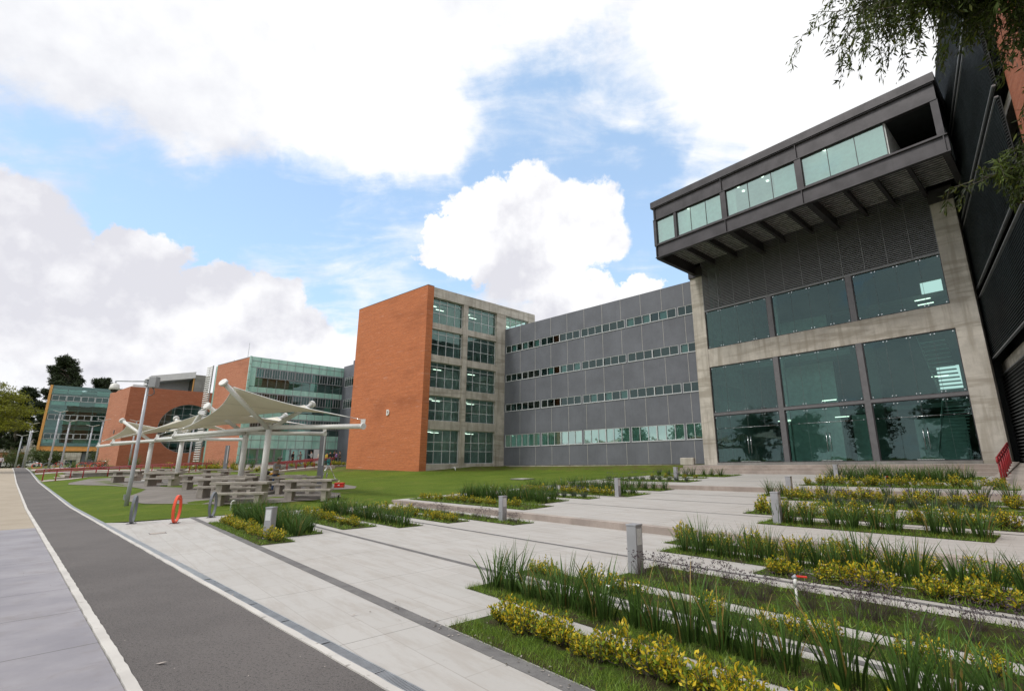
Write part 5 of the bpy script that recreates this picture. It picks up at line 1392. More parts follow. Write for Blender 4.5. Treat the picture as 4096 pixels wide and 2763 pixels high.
# ================================================================ PLANTING
rng = np.random.default_rng(11)
def np_mesh(name, V, Fc, colr, material, parent=None, loc=(0,0,0), smooth=False):
    """V (n,3) vertices, Fc (m,k) faces, colr (m,3) face tints"""
    me = bpy.data.meshes.new(name); m, k = Fc.shape
    me.vertices.add(len(V)); me.vertices.foreach_set('co', np.ascontiguousarray(V, dtype=np.float32).ravel())
    me.loops.add(m*k); me.loops.foreach_set('vertex_index', np.ascontiguousarray(Fc, dtype=np.int32).ravel())
    me.polygons.add(m); me.polygons.foreach_set('loop_start', np.arange(0, m*k, k, dtype=np.int32)); me.polygons.foreach_set('loop_total', np.full(m, k, dtype=np.int32))
    me.update(calc_edges=True); me.materials.append(material)
    if colr is not None:
        at = me.attributes.new('tint', 'FLOAT_COLOR', 'FACE'); c = np.ones((m, 4), dtype=np.float32); c[:, :3] = colr; at.data.foreach_set('color', c.ravel())
    o = bpy.data.objects.new(name, me); col.objects.link(o); o.location = loc
    if parent is not None: o.parent = parent
    return o
def blades(base, dirv, length, width, bend, nseg=3, face=None, rg=rng):
    """tapering blades: base (n,3), horizontal lean direction (n,2), length, width, bend (n,)"""
    n = len(base); V = np.zeros((n, nseg*2+1, 3)); side = np.stack([-dirv[:,1], dirv[:,0], np.zeros(n)], 1)
    if face is not None: side = face
    for i in range(nseg+1):
        f = i/nseg; out = (bend*f**1.7)[:, None]*np.concatenate([dirv, np.zeros((n,1))], 1)*length[:, None]
        z = (length*(f-.25*np.abs(bend)*f*f))[:, None]*np.array([[0,0,1.0]])
        P = base+out+z; w = (width*(1-f)**.6*(.75+.25*min(1, f*4)))[:, None]/2
        if i < nseg: V[:, i*2] = P-side*w; V[:, i*2+1] = P+side*w
        else: V[:, i*2] = P
    fq = []; off = (np.arange(n)*(nseg*2+1))[:, None]
    for i in range(nseg-1): fq.append(off+np.array([[i*2, i*2+1, i*2+3, i*2+2]]))
    tri = off+np.array([[(nseg-1)*2, (nseg-1)*2+1, nseg*2, nseg*2]])
    return V.reshape(-1, 3), fq, tri
def tri_blades(base, dirv, length, width, bend):
    n = len(base); side = np.stack([-dirv[:,1], dirv[:,0], np.zeros(n)], 1)
    ang = rng.uniform(0, math.pi, n); side = np.stack([np.cos(ang), np.sin(ang), np.zeros(n)], 1)
    tip = base+np.concatenate([dirv*bend[:, None]*length[:, None], (length*(1-.3*bend))[:, None]], 1)
    V = np.stack([base-side*width[:, None]/2, base+side*width[:, None]/2, tip], 1).reshape(-1, 3)
    return V, np.arange(n*3).reshape(-1, 3)

def iris_mesh(seed, n=62, h=.6, flowers=0):
    rg = np.random.default_rng(seed); a = rg.uniform(0, 2*math.pi, n); rr = rg.uniform(0, .085, n)**.8
    base = np.stack([rr*np.cos(a), rr*np.sin(a), np.zeros(n)-.01], 1)
    a2 = a+rg.normal(0, .35, n); d = np.stack([np.cos(a2), np.sin(a2)], 1)
    Ln = h*rg.uniform(.55, 1.08, n); bend = np.clip(rg.gamma(2.0, .075, n)+rr*2.6, 0, .85); wd = rg.uniform(.012, .024, n)
    fa = rg.uniform(0, math.pi, n); face = np.stack([np.cos(fa), np.sin(fa), np.zeros(n)], 1)
    V, fq, tri = blades(base, d, Ln, wd, bend, 4, face)
    base_c = np.array([.046, .090, .018]); c = base_c*rg.uniform(.65, 1.7, (n, 1)); yel = rg.random(n) < .07; c[yel] = np.array([.23, .17, .05])
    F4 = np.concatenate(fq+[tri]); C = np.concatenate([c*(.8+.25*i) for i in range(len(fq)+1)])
    # degenerate quads at the tips are turned into real triangles below
    return V, F4, C
def join_tri(V, F4, C):
    quad = F4[F4[:, 2] != F4[:, 3]]; cq = C[F4[:, 2] != F4[:, 3]]; tr = F4[F4[:, 2] == F4[:, 3]][:, :3]; ct = C[F4[:, 2] == F4[:, 3]]
    T = np.concatenate([quad[:, [0,1,2]], quad[:, [0,2,3]], tr]); return V, T, np.concatenate([cq, cq, ct])
def petals(rg, n, h):
    """white three-petalled flowers on thin stalks; returns one MB"""
    mb = MB()
    for k in range(n):
        a = rg.uniform(0, 6.28); r = rg.uniform(.05, .28); p = Vector((r*math.cos(a), r*math.sin(a), h*rg.uniform(.75, 1.05)))
        mb.mi = 1; mb.tube([(0, 0, .05), p*.5+Vector((0,0,.16)), p], .0022, 3, caps=False); mb.mi = 0
        for j in range(3):
            b = a+j*2.09; q = Vector((math.cos(b), math.sin(b), 0)); s = Vector((-q.y, q.x, 0)); mb.face([p, p+q*.016+s*.011+Vector((0,0,.004)), p+q*.028+Vector((0,0,-.008)), p+q*.016-s*.011+Vector((0,0,.006))])
    return mb
m_plain('stem_green', (.05,.09,.02), .6)
IRIS = []
for k in range(4):
    root = thing('iris_clump', 'x', 'iris', (0,0,0), 0, 'spiky iris clumps in the planting beds')
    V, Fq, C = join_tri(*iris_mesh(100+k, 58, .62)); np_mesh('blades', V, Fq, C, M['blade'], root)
    if k == 1: petals(np.random.default_rng(k), 2, .46).build('flower', [M['petal'], M['stem_green']], root)
    IRIS.append(root)

def leaf_cards(P, D, L, W, fold=.25, rg=rng):
    """two-triangle folded leaves: positions, directions, length, width"""
    n = len(P); D = D/np.linalg.norm(D, axis=1)[:, None]; r = rg.normal(0, 1, (n, 3)); S = np.cross(D, r); S /= np.linalg.norm(S, axis=1)[:, None]; N = np.cross(D, S)
    mid = P+D*(L*.45)[:, None]-N*(W*fold)[:, None]
    V = np.stack([P, mid+S*(W/2)[:, None]+N*(W*fold)[:, None]*1.6, P+D*L[:, None], mid-S*(W/2)[:, None]+N*(W*fold)[:, None]*1.6], 1).reshape(-1, 3)
    o = (np.arange(n)*4)[:, None]; return V, np.concatenate([o+[[0,1,2]], o+[[0,2,3]]])
def shrub_mesh(seed, h=.30, spread=.2, nb=27, per=19):
    rg = np.random.default_rng(seed); P = []; D = []; Cc = []; st = MB(); st.mi = 0
    for b in range(nb):
        a = rg.uniform(0, 6.28); out = rg.uniform(.1, 1.0)**.6*spread; top = np.array([math.cos(a)*out, math.sin(a)*out, h*rg.uniform(.55, 1.15)*(1-.45*(out/spread)**2)])
        b0 = np.array([math.cos(a)*.03, math.sin(a)*.03, 0.0]); md = (b0+top)/2+np.array([math.cos(a)*.04, math.sin(a)*.04, 0])
        st.tube([b0, md, top], [.005, .004, .002], 4, caps=False)
        for k in range(per):
            f = .22+.78*(k+rg.random())/per; p = b0*(1-f)**2+2*md*f*(1-f)+top*f*f; an = rg.uniform(0, 6.28)
            d = np.array([math.cos(an), math.sin(an), rg.uniform(.1, 1.0)+(.8 if f > .85 else 0)])
            P.append(p+rg.normal(0, .008, 3)); D.append(d); y = rg.random()+.35*(f-.6)
            Cc.append(np.array([.66, .50, .03])*rg.uniform(.7, 1.2) if y > .52 else np.array([.22, .29, .03])*rg.uniform(.6, 1.4))
    P = np.array(P); D = np.array(D); n = len(P); L = rg.uniform(.030, .058, n); W = L*rg.uniform(.40, .56, n)
    V, Fc = leaf_cards(P, D, L, W, .22, rg); Cc = np.array(Cc); half = Cc*np.where(rg.random((n, 1)) < .5, 1.0, 1.0)
    green = np.where(rg.random((n, 1)) < .42, np.array([[.17, .25, .025]]), half)
    return V, Fc, np.concatenate([half, green]), st
SHRUB = []
for k in range(4):
    root = thing('yellow_shrub', 'x', 'shrub', (0,0,0), 0, 'yellow and green shrubs in the planting beds')
    V, Fc, C, st = shrub_mesh(40+k); np_mesh('foliage', V, Fc, C, M['leaf'], root); st.build('stems', M['bark'], root); SHRUB.append(root)
LAV = []
def lav_mesh(seed, dry=True):
    rg = np.random.default_rng(seed); n = 70 if dry else 150; a = rg.uniform(0, 6.28, n); r = rg.uniform(0, .08, n); base = np.stack([r*np.cos(a), r*np.sin(a), 0*a], 1)
    d = np.stack([np.cos(a), np.sin(a)], 1); L = rg.uniform(.14, .30, n) if dry else rg.uniform(.14, .27, n); b = rg.uniform(.1, .75, n)
    fa = rg.uniform(0, 3.14, n); face = np.stack([np.cos(fa), np.sin(fa), 0*a], 1)
    V, fq, tri = blades(base, d, L, np.full(n, .004 if dry else .008), b, 3, face)
    c = (np.array([.085, .065, .062]) if dry else np.array([.085, .115, .075]))*rg.uniform(.6, 1.5, (n, 1)); Vj, T, Cj = join_tri(V, np.concatenate(fq+[tri]), np.concatenate([c]*(len(fq)+1)))
    # seed heads / purple spikes
    m = 40 if dry else 14; a = rg.uniform(0, 6.28, m); r = rg.uniform(.03, .2, m); P = np.stack([r*np.cos(a), r*np.sin(a), rg.uniform(.17, .29, m) if dry else rg.uniform(.26, .36, m)], 1)
    P = np.repeat(P, 4, 0)+rg.normal(0, .008, (m*4, 3)); V2, F2 = leaf_cards(P, rg.normal(0, 1, (m*4, 3))+[0,0,1], np.full(m*4, .022), np.full(m*4, .012), .2, rg)
    c2 = np.tile((np.array([.10, .075, .085]) if dry else np.array([.12, .09, .17])), (m*8, 1))*rg.uniform(.6, 1.4, (m*8, 1))
    return np.concatenate([Vj, V2]), np.concatenate([T, F2+len(Vj)]), np.concatenate([Cj, c2])
for k in range(4):
    root = thing('lavender_bush', 'x', 'lavender', (0,0,0), 0, 'lavender bushes in the planting beds')
    V, Fc, C = lav_mesh(70+k, k < 2); np_mesh('stalks', V, Fc, C, M['blade'], root); LAV.append(root)

# beds: (name for labels, s0, s1, t0, t1, plant rows [(kind, s, spacing, scale)])
BEDS = [
 ('nearest right bed', 2.95, 3.74, -4.75, .9, [('Y', 3.40, .18, .88)]),
 ('second right bed', 3.96, 4.62, -5.95, .9, [('I', 4.25, .32, 1.05)]),
 ('third right bed', 5.0, 5.42, -6.25, .6, [('Y', 5.2, .27, .72)]),
 ('bed with the nearest bollard', 5.72, 6.85, -5.0, .9, [('L', 6.1, .36, 1.1), ('L', 6.5, .5, 1.0)]),
 ('short yellow bed right of centre', 7.4, 7.9, -3.7, .7, [('Y', 7.62, .22, .95)]),
 ('right iris bed before the step', 8.0, 8.62, -5.75, .5, [('I', 8.3, .34, 1.05)]),
 ('right yellow bed touching the step', 8.85, 9.5, -6.25, .5, [('Y', 9.15, .26, 1.0)]),
 ('bollard iris bed above the step', 11.45, 12.35, -5.5, -1.4, [('I', 11.85, .40, 1.1)]),
 ('yellow bed behind the bollard irises', 12.98, 13.9, -6.6, -.9, [('Y', 13.4, .33, 1.15)]),
 ('grey lavender bed at mid right', 15.65, 16.6, -5.9, -1.3, [('G', 16.05, .42, 1.35)]),
 ('yellow bed behind the grey lavender', 16.75, 17.4, -7.5, -1.2, [('Y', 17.1, .33, 1.2)]),
 ('right bed before the upper step', 17.75, 18.75, -8.4, -1.4, [('I', 18.25, .55, 1.05)]),
 ('upper right yellow bed', 20.9, 22.3, -8.2, -1.7, [('Y', 21.5, .38, 1.2)]),
 ('tall iris bed by the stairs', 24.3, 25.8, -8.5, -3.3, [('I', 24.7, .42, 1.15), ('I', 25.3, .42, 1.2)]),
 ('right bed at the stair foot', 26.4, 28.2, -7.5, -3.2, [('I', 27.2, .6, 1.0)]),
 ('front left yellow bed', 2.93, 3.62, -18.0, -12.1, [('Y', 3.3, .33, .85)]),
 ('front left iris bed', 3.7, 4.5, -19.9, -13.0, [('I', 3.95, .36, 1.0), ('I', 4.3, .40, 1.0)]),
 ('second left yellow bed', 5.1, 6.0, -18.3, -13.35, [('Y', 5.55, .36, .9)]),
 ('second left iris bed', 6.25, 6.95, -19.4, -12.6, [('I', 6.55, .36, 1.0)]),
 ('third left yellow bed', 7.65, 8.35, -18.8, -12.5, [('Y', 8.0, .36, .95)]),
 ('left bed against the step', 8.6, 9.35, -17.5, -10.8, [('L', 9.0, .42, 1.0)]),
 ('left yellow bed above the step', 10.3, 11.6, -20.0, -12.4, [('Y', 10.8, .42, .9)]),
 ('left iris bed above the step', 11.75, 13.2, -19.0, -13.3, [('I', 12.1, .40, 1.05), ('I', 12.8, .46, 1.05)]),
 ('small left lavender bed', 13.9, 14.6, -18.0, -13.0, [('G', 14.2, .50, 1.2)]),
 ('halfway left iris bed', 15.3, 16.8, -19.2, -12.3, [('I', 16.2, .42, 1.1), ('Y', 15.6, .42, 1.0)]),
 ('left bed before the upper step', 18.0, 19.1, -18.6, -12.7, [('I', 18.5, .42, 1.05)]),
 ('upper left lavender bed', 21.1, 22.4, -18.8, -13.3, [('G', 21.5, .48, 1.2)]),
 ('narrow upper left bed', 24.2, 24.8, -18.0, -14.3, [('Y', 24.5, .7, .7)]),
 ('left bed at the stair foot', 25.9, 28.0, -19.0, -14.0, [('I', 26.6, .6, 1.1)]),
]
ORD = ['first', 'second', 'third', 'fourth', 'fifth', 'sixth', 'seventh', 'eighth', 'ninth', 'tenth', 'eleventh', 'twelfth', 'thirteenth', 'fourteenth', 'fifteenth', 'sixteenth', 'seventeenth', 'eighteenth', 'nineteenth', 'twentieth', 'twenty-first', 'twenty-second', 'twenty-third', 'twenty-fourth', 'twenty-fifth', 'twenty-sixth', 'twenty-seventh', 'twenty-eighth', 'twenty-ninth', 'thirtieth']
used = set(); r2 = random.Random(5)
def plant(kind, x, y, z, sc, label):
    src = {'I': IRIS, 'Y': SHRUB, 'L': LAV[:2], 'G': LAV[2:]}[kind]; s = r2.choice(src)
    if s.name not in used: used.add(s.name); o = s
    else: o = copy_tree(s)
    o.location = (x, y, z); o.rotation_euler = (0, 0, r2.uniform(0, 6.28)); k = sc*(r2.uniform(.80, 1.2) if kind == 'Y' else r2.uniform(.85, 1.15)); o.scale = (k*r2.uniform(.9, 1.1), k*r2.uniform(.9, 1.1), k*r2.uniform(.85, 1.15)); o['label'] = label
KN = {'I': 'iris clump', 'Y': 'yellow shrub', 'L': 'dry lavender bush', 'G': 'grey green lavender bush'}
bed_mb = MB(); GV, GF, GC = [], [], []; goff = 0
for (nm, s0, s1, t0, t1, rows) in BEDS:
    # soil sheet following the paving
    n = max(1, int((t1-t0)/1.0)); right = t0 > -10
    # slanted open end: the walk-side end of each bed is cut at an angle
    def sh(s): return (s-(s0+s1)/2)*(.12 if right else .12)
    for i in range(n):
        ta, tb = t0+(t1-t0)*i/n, t0+(t1-t0)*(i+1)/n; q = []
        for s, t in ((s0, ta), (s0, tb), (s1, tb), (s1, ta)):
            p = xy(s, t); q.append((p.x, p.y, prof(min(max(s, s0+.001), s1-.001))+.008))
        bed_mb.face(q[::-1])
    c = xy((s0+s1)/2, max(t0, -5) if right else t1); dist = c.length
    # grass blades
    area = (s1-s0)*(t1-t0); dens = 4200 if dist < 7.5 else (1500 if dist < 13 else 420)
    m = int(area*dens); ss = rng.uniform(s0-.02, s1+.02, m); tt = rng.uniform(t0-.03, t1, m)
    mid = np.array([min(abs(v-rw[1]) for rw in rows) for v in ss]); keep = (mid > (.17 if rows[0][0] in 'YL' else .08))+(rng.random(m) < .22)
    patch = np.sin(tt*2.3+ss*5)+np.sin(tt*.9-ss*3.1+1.3)+rng.normal(0, .8, m) > -1.25
    ss, tt = ss[keep & patch], tt[keep & patch]; m = len(ss)
    if m:
        X = SN.x*ss+ST.x*tt; Y = SN.y*ss+ST.y*tt; Z = np.array([prof(v) for v in ss])+.004
        a = rng.uniform(0, 6.28, m); d = np.stack([np.cos(a), np.sin(a)], 1); k = 1.0 if dist < 13 else 1.5
        V, Fc = tri_blades(np.stack([X, Y, Z], 1), d, rng.uniform(.03, .095, m)*k, rng.uniform(.003, .006, m)*(1 if dist < 7.5 else 2.2 if dist < 13 else 4), rng.uniform(.1, 1.1, m))
        GV.append(V); GF.append(Fc+goff); goff += len(V); GC.append(np.array([.150, .240, .030])*rng.uniform(.55, 1.5, (m, 1))*np.array([1, 1, 1])+np.where(rng.random((m, 1)) < .1, np.array([[.10, .05, .0]]), 0))
    for ri, (kind, s, sp, sc) in enumerate(rows):
        t = t0+.28; idx = 0; lst = []
        while t < t1-.1:
            lst.append((s+r2.uniform(-.06, .06), t+r2.uniform(-.08, .08))); t += sp*r2.uniform(.85, 1.2)
        if not right: lst = lst[::-1]
        for idx, (s_, t_) in enumerate(lst):
            if kind == 'Y' and r2.random() < .10: continue
            P = xy(s_, t_); extra = '' if len(rows) == 1 else (' front row,' if ri == 0 else ' back row,')
            plant(kind, P.x, P.y, prof(s), sc, '%s %s from the walkway end of the%s %s' % (ORD[idx], KN[kind], extra, nm) if False else '%s %s from the walkway end,%s %s' % ((ORD[idx] if idx < 30 else 'far'), KN[kind], extra, nm))
structure(bed_mb.build('bed_soil', M['bed_soil']))
tag(np_mesh('bed_grass', np.concatenate(GV), np.concatenate(GF), np.concatenate(GC), M['blade']), 'short green grass growing round the plants in the beds', 'grass', kind='stuff')

# fallen leaves and grit on the hard surfaces
mb = MB(); r3 = random.Random(3)
for k in range(420):
    if k < 150: s_, t_ = 2.86+abs(r3.gauss(0, .10))*r3.choice((-1, 1)), r3.uniform(-6, .5); w_ = .012
    elif k < 290: s_, t_ = r3.uniform(3, 9), r3.uniform(-14, 0); w_ = .008
    else:
        P = pq(r3.uniform(2, 16), r3.uniform(-.4, 2.1)); s_, t_ = st_of(P); w_ = .006
    P = xy(s_, t_); a = r3.uniform(0, 6.28); w_ *= r3.uniform(.5, 1.6); z_ = max(0, prof(s_) if t_ > T_L and s_ > 2.3 else 0)+.012
    d = Vector((math.cos(a), math.sin(a), 0))*w_; n = Vector((-math.sin(a), math.cos(a), 0))*w_*.5; c = Vector((P.x, P.y, z_)); mb.mi = 0 if r3.random() < .6 else 1
    mb.face([c-d, c-n+Vector((0,0,.002)), c+d+Vector((0,0,.004)), c+n])
tag(mb.build('leaf_litter', [M['concrete_step'], M['bark']]), 'tiny fallen leaves and grit scattered on the paving and asphalt', 'litter', kind='stuff')
# far hedges and grasses before the brick and glass buildings
def put_clumps(kind, pts, sc, labf):
    for i, (x, y, z) in enumerate(pts): plant(kind, x, y, z, sc*r2.uniform(.85, 1.15), labf % ORD[i])
put_clumps('Y', [(-46.2+k*1.0, 60.5-.02*k, H(-46+k, 60.5)+.1) for k in range(9)], 2.6, '%s yellow hedge shrub from the left before the pinkish brick building')
put_clumps('I', [(-44.6+k*1.15, 63.2, H(-44+k, 63)+.2) for k in range(7)], 2.2, '%s tall dark grass clump from the left at the foot of the pinkish brick wall')
put_clumps('Y', [(-36.3+k*.8, 57.8, H(-36+k*.8, 57.8)+.05) for k in range(6)], 1.9, '%s yellow hedge shrub from the left behind the standing surveyor')
put_clumps('Y', [(-31.8+k*.7, 61.5+.3*k, 1.5) for k in range(4)], 1.8, '%s yellow hedge shrub from the left beyond the far ramp rail')
put_clumps('Y', [(-26.6+k*.62, 61.2-.1*k, 1.62) for k in range(6)], 1.7, '%s yellow hedge shrub from the left beside the big brick wall')
# a few plants and pots near the far racks
put_clumps('I', [tuple(pq(86, 8.6))+(1.5,), tuple(pq(81, 11))+(1.4,), tuple(pq(90, 6))+(1.5,)], 2.6, '%s reddish leafy clump from the right between the far racks')

# ---- trees
def tree(name, label, x, y, h, crown, nleaf, leaf, tint, trunk=(.3, .12), lean=(0, 0), seed=1, limbs=9, group=None, droop=0.0, z=None):
    """trunk, limbs to every crown lobe, and a crown of small leaf cards; crown = [(dx, dy, z, rx, rz)]"""
    rg = np.random.default_rng(seed); root = thing(name, label, 'tree', (x, y, H(x, y) if z is None else z), 0, group)
    top = Vector((lean[0], lean[1], h*.8)); mb = MB(); n = 7
    pts = [Vector((lean[0]*f*f+math.sin(f*5+seed)*.12, lean[1]*f*f, -.2+(h*.8)*f)) for f in [i/n for i in range(n+1)]]
    mb.tube(pts, [trunk[0]+(trunk[1]-trunk[0])*i/n for i in range(n+1)], 10); mb.build('trunk', M['bark'], root)
    mb = MB()
    for (dx, dy, cz, rx, rz) in crown:
        zb = max(h*.22, cz-rx*1.3); f = min(.98, zb/(h*.8)); b = Vector((lean[0]*f*f, lean[1]*f*f, zb)); e = Vector((dx, dy, cz))
        m_ = (b+e)/2+Vector((0, 0, .12*(e-b).length)); mb.tube([b, m_, e], [trunk[1]*.75, trunk[1]*.5, trunk[1]*.18], 6)
        for k in range(4):
            a = rg.uniform(0, 6.28); q = e+Vector((math.cos(a)*rx*.7, math.sin(a)*rx*.7, rg.uniform(-.3, .6)*rz)); mb.tube([m_.lerp(e, .6), q], [trunk[1]*.25, trunk[1]*.06], 4, caps=False)
    mb.build('limbs', M['bark'], root)
    w = np.array([c[3]**2*c[4] for c in crown]); w /= w.sum(); Ps = []; Cs = []
    for (dx, dy, cz, rx, rz), f in zip(crown, w):
        k = int(nleaf*f); nc = max(8, k//26); d = rg.normal(0, 1, (nc, 3)); d /= np.linalg.norm(d, axis=1)[:, None]; rad = rg.uniform(.2, 1.25, (nc, 1))**.7
        cc = d*rad*np.array([rx, rx, rz]); shade = rg.uniform(.55, 1.45, nc)
        per = k//nc; sp = rg.normal(0, 1, (nc, per, 3))*np.array([rx*.17, rx*.17, rz*.2]); P = cc[:, None, :]+sp
        P = P.reshape(-1, 3)+np.array([dx, dy, cz]); Ps.append(P); Cs.append(np.repeat(shade, per))
    P = np.concatenate(Ps); S_ = np.concatenate(Cs); n = len(P); D = rg.normal(0, 1, (n, 3)); D[:, 2] = D[:, 2]*.6-droop
    L = leaf*rg.uniform(.6, 1.3, n); V, Fc = leaf_cards(P, D, L, L*.38, .15, rg); c = np.array(tint)*S_[:, None]*rg.uniform(.75, 1.25, (n, 1)); np_mesh('crown', V, Fc, np.concatenate([c, c]), M['leaf'], root)
    return root
dark = (.042, .060, .026)
def lobes(seed, n, cx, cy, z0, z1, rmax, rr):
    r = random.Random(seed); out = []
    for i in range(n):
        f = (i+.5)/n; w = rmax*math.sin(math.pi*(.12+.80*f))**.7; a = r.uniform(0, 6.28)
        out.append((cx+math.cos(a)*w*r.uniform(.2, .9), cy+math.sin(a)*w*r.uniform(.2, .9), z0+(z1-z0)*f, rr*r.uniform(.7, 1.2), rr*r.uniform(.55, .9)))
    return out
tree('tall_tree', 'tallest dark tree rising behind the left edge of the raised glass building', -113, 112, 23, lobes(3, 90, 0, 0, 4, 24, 4.4, 1.0), 60000, .46, dark, (.55, .22), (1.0, 0), 3, group='dark trees at the left')
tree('tall_tree', 'dark tree just left of the tallest one', -121, 112, 17.5, lobes(4, 44, 0, 0, 4, 17.5, 3.2, .9), 34000, .46, dark, (.5, .2), (-.5, 0), 4, group='dark trees at the left')
tree('tall_tree', 'dark spreading tree at the far left behind the yellowish one', -131, 116, 17, lobes(5, 50, 0, 0, 4, 16, 5.0, 1.0), 36000, .46, dark, (.5, .2), (.8, 0), 5, group='dark trees at the left')
tree('tall_tree', 'dark tree showing over the roof of the raised glass building', -109, 118, 21.0, lobes(6, 50, 0, 0, 8, 20.5, 3.4, .9), 26000, .46, dark, (.5, .2), (0, 0), 6, group='dark trees at the left')
tree('leafy_tree', 'bright yellow green feathery tree entering at the left edge', -64.5, 54.2, 11.0, [(0, 0, 8.6, 2.4, 1.4), (3.0, .2, 8.2, 1.9, .7), (5.0, .5, 6.7, 1.7, .6), (4.4, .4, 5.1, 1.8, .6), (2.2, 0, 6.4, 2.2, 1.2), (.2, 0, 6.0, 2.4, 1.4), (-2.5, 0, 8, 2.6, 1.8), (1.8, 0, 9.4, 1.4, .6)], 36000, .22, (.20, .215, .02), (.25, .1), (0, 0), 8, droop=.3)
for k, (x, y, h_, r_) in enumerate([(-92, 90, 3.2, 1.5), (-88, 88, 2.4, 1.3), (-99, 97, 4.0, 1.8), (-104, 97, 3.0, 1.8), (-83, 92, 2.8, 1.6), (-112, 103, 3.2, 2.2)]):
    tree('garden_tree', '%s small bushy tree from the right in the garden under the raised glass building' % ORD[k], x, y, h_, [(0, 0, h_*.62, r_, r_*.7), (r_*.6, 0, h_*.5, r_*.8, r_*.6)], 2600, .26, (.075, .105, .028), (.12, .05), (0, 0), 20+k, group='garden trees under the raised glass building')

# trees across the path, seen as dark reflections in the glass of the entrance hall
for k, (s_, t_, h_) in enumerate([(-16, -50, 8), (-20, -40, 9), (-16, -31, 7.5), (-20, -22, 9), (-16, -12, 9), (-22, -3, 12)]):  # right-hand ones added in place of a dark reflected building
    P = xy(s_, t_); tree('park_tree', '%s dark tree from the left mirrored in the entrance glass' % ORD[k], P.x, P.y, h_, lobes(50+k, 12, 0, 0, h_*.25, h_, h_*.36, h_*.2), 9000, .5, (.06, .085, .03), (.3, .12), (0, 0), 50+k, group='trees mirrored in the entrance glass')
# a feathery tree leaning over the viewer from the right: trunk outside the frame, drooping sprays in the top corner
def near_tree():
    rg = np.random.default_rng(77); b = Vector((6.6, .6, 0)); root = thing('feathery_tree', 'feathery dark green tree hanging its fine leaved branches into the top right corner', 'tree', b)
    mb = MB(); mb.tube([(0,0,-.1), (.05,.1,1.5), (-.1,.3,3.2), (-.4,.8,5.2), (-.9,1.2,7.0)], [.19, .16, .14, .10, .05], 12); mb.build('trunk', M['bark'], root)
    ends = []
    def W(px, py, dist):     # a point of the crown, as world coordinates
        return Vector((px, py, dist))-b
    tips = [((2.98,3.62,5.62),.42), ((3.0,3.7,5.75),.6), ((3.2,3.55,5.65),.6), ((3.35,3.5,5.5),.55), ((3.5,3.3,5.45),.6), ((3.7,3.3,5.35),.6), ((3.9,3.25,5.2),.6), ((4.1,3.2,5.05),.6), ((3.45,3.75,5.95),.6), ((3.75,3.5,5.8),.6), ((4.1,3.3,5.6),.6), ((4.25,3.3,4.75),.5), ((3.95,3.35,4.95),.45), ((4.35,3.5,4.45),.42),
            ((3.9,3.95,4.05),.32), ((4.1,3.85,4.02),.36), ((4.3,3.75,4.02),.4), ((4.25,3.7,4.22),.34), ((4.35,3.6,3.86),.34), ((4.2,3.75,3.8),.28), ((3.05,4.0,5.9),.5), ((3.35,4.0,6.2),.6), ((4.5,3.2,5.3),.7), ((4.6,3.3,4.9),.5), ((3.6,3.2,5.6),.5), ((3.95,3.1,5.35),.5), ((4.3,3.1,5.1),.5), ((3.3,3.3,5.75),.45)]
    mb = MB(); P, D, S_ = [], [], []
    for (p, r) in tips:
        e = Vector(p)-b; s0 = Vector((-.35, .75, 5.0 if p[2] > 4.6 else 3.4)); m_ = s0.lerp(e, .5)+Vector((0, 0, .35)); mb.tube([s0, m_, e], [.035, .02, .008], 6)
        nt = 46
        for k in range(nt):
            a = rg.uniform(0, 6.28); q = m_.lerp(e, rg.uniform(.45, 1.0)); out = Vector((math.cos(a), math.sin(a), rg.uniform(-.3, .5)))*r*rg.uniform(.3, 1.0)
            t1 = q+out; t2 = t1+Vector((out.x*.25, out.y*.25, -r*rg.uniform(.35, .8))); mb.tube([q, t1, t2], [.005, .003, .001], 3, caps=False)
            c = rg.uniform(.5, 1.5)
            for j in range(64):
                f = rg.uniform(0, 1); w_ = q.lerp(t1, f) if rg.random() < .45 else t1.lerp(t2, f)
                P.append(tuple(w_+Vector(rg.normal(0, .018, 3)))); D.append((rg.normal(0, .55)+out.x, rg.normal(0, .55)+out.y, rg.normal(-.7, .5))); S_.append(c)
    mb.build('branches', M['bark'], root)
    P, D, S_ = np.array(P), np.array(D), np.array(S_); n = len(P); L = rg.uniform(.035, .085, n); V, Fc = leaf_cards(P, D, L, L*.24, .1, rg)
    c = np.array([.062, .088, .016])*S_[:, None]*rg.uniform(.7, 1.3, (n, 1)); c[rg.random(n) < .12] = np.array([.13, .15, .02]); np_mesh('foliage', V, Fc, np.concatenate([c, c]), M['leaf'], root)
near_tree()

# ================================================================ PEOPLE
def skin_obj(name, joints, edges, material, parent, sub=2):
    """joints: [(x,y,z,r or (rx,ry))]; one continuous skinned surface"""
    me = bpy.data.meshes.new(name); me.from_pydata([j[:3] for j in joints], edges, []); o = bpy.data.objects.new(name, me); col.objects.link(o)
    o.parent = parent; me.materials.append(material)
    sk = o.modifiers.new('skin', 'SKIN'); sk.use_smooth_shade = True
    for v, j in zip(me.skin_vertices[0].data, joints): v.radius = (j[3], j[3]) if not isinstance(j[3], tuple) else j[3]
    me.skin_vertices[0].data[0].use_root = True
    sb = o.modifiers.new('sub', 'SUBSURF'); sb.levels = sub; sb.render_levels = sub
    return o
CLOTH = {}
def cloth(c):
    k = tuple(c)
    if k not in CLOTH: CLOTH[k] = m_plain('cloth_%d' % len(CLOTH), c, .9, var=.15, scale=6)
    return CLOTH[k]
m_plain('skin_tone', (.33, .17, .105), .6, var=.05); m_plain('hair_dark', (.015, .012, .01), .7)
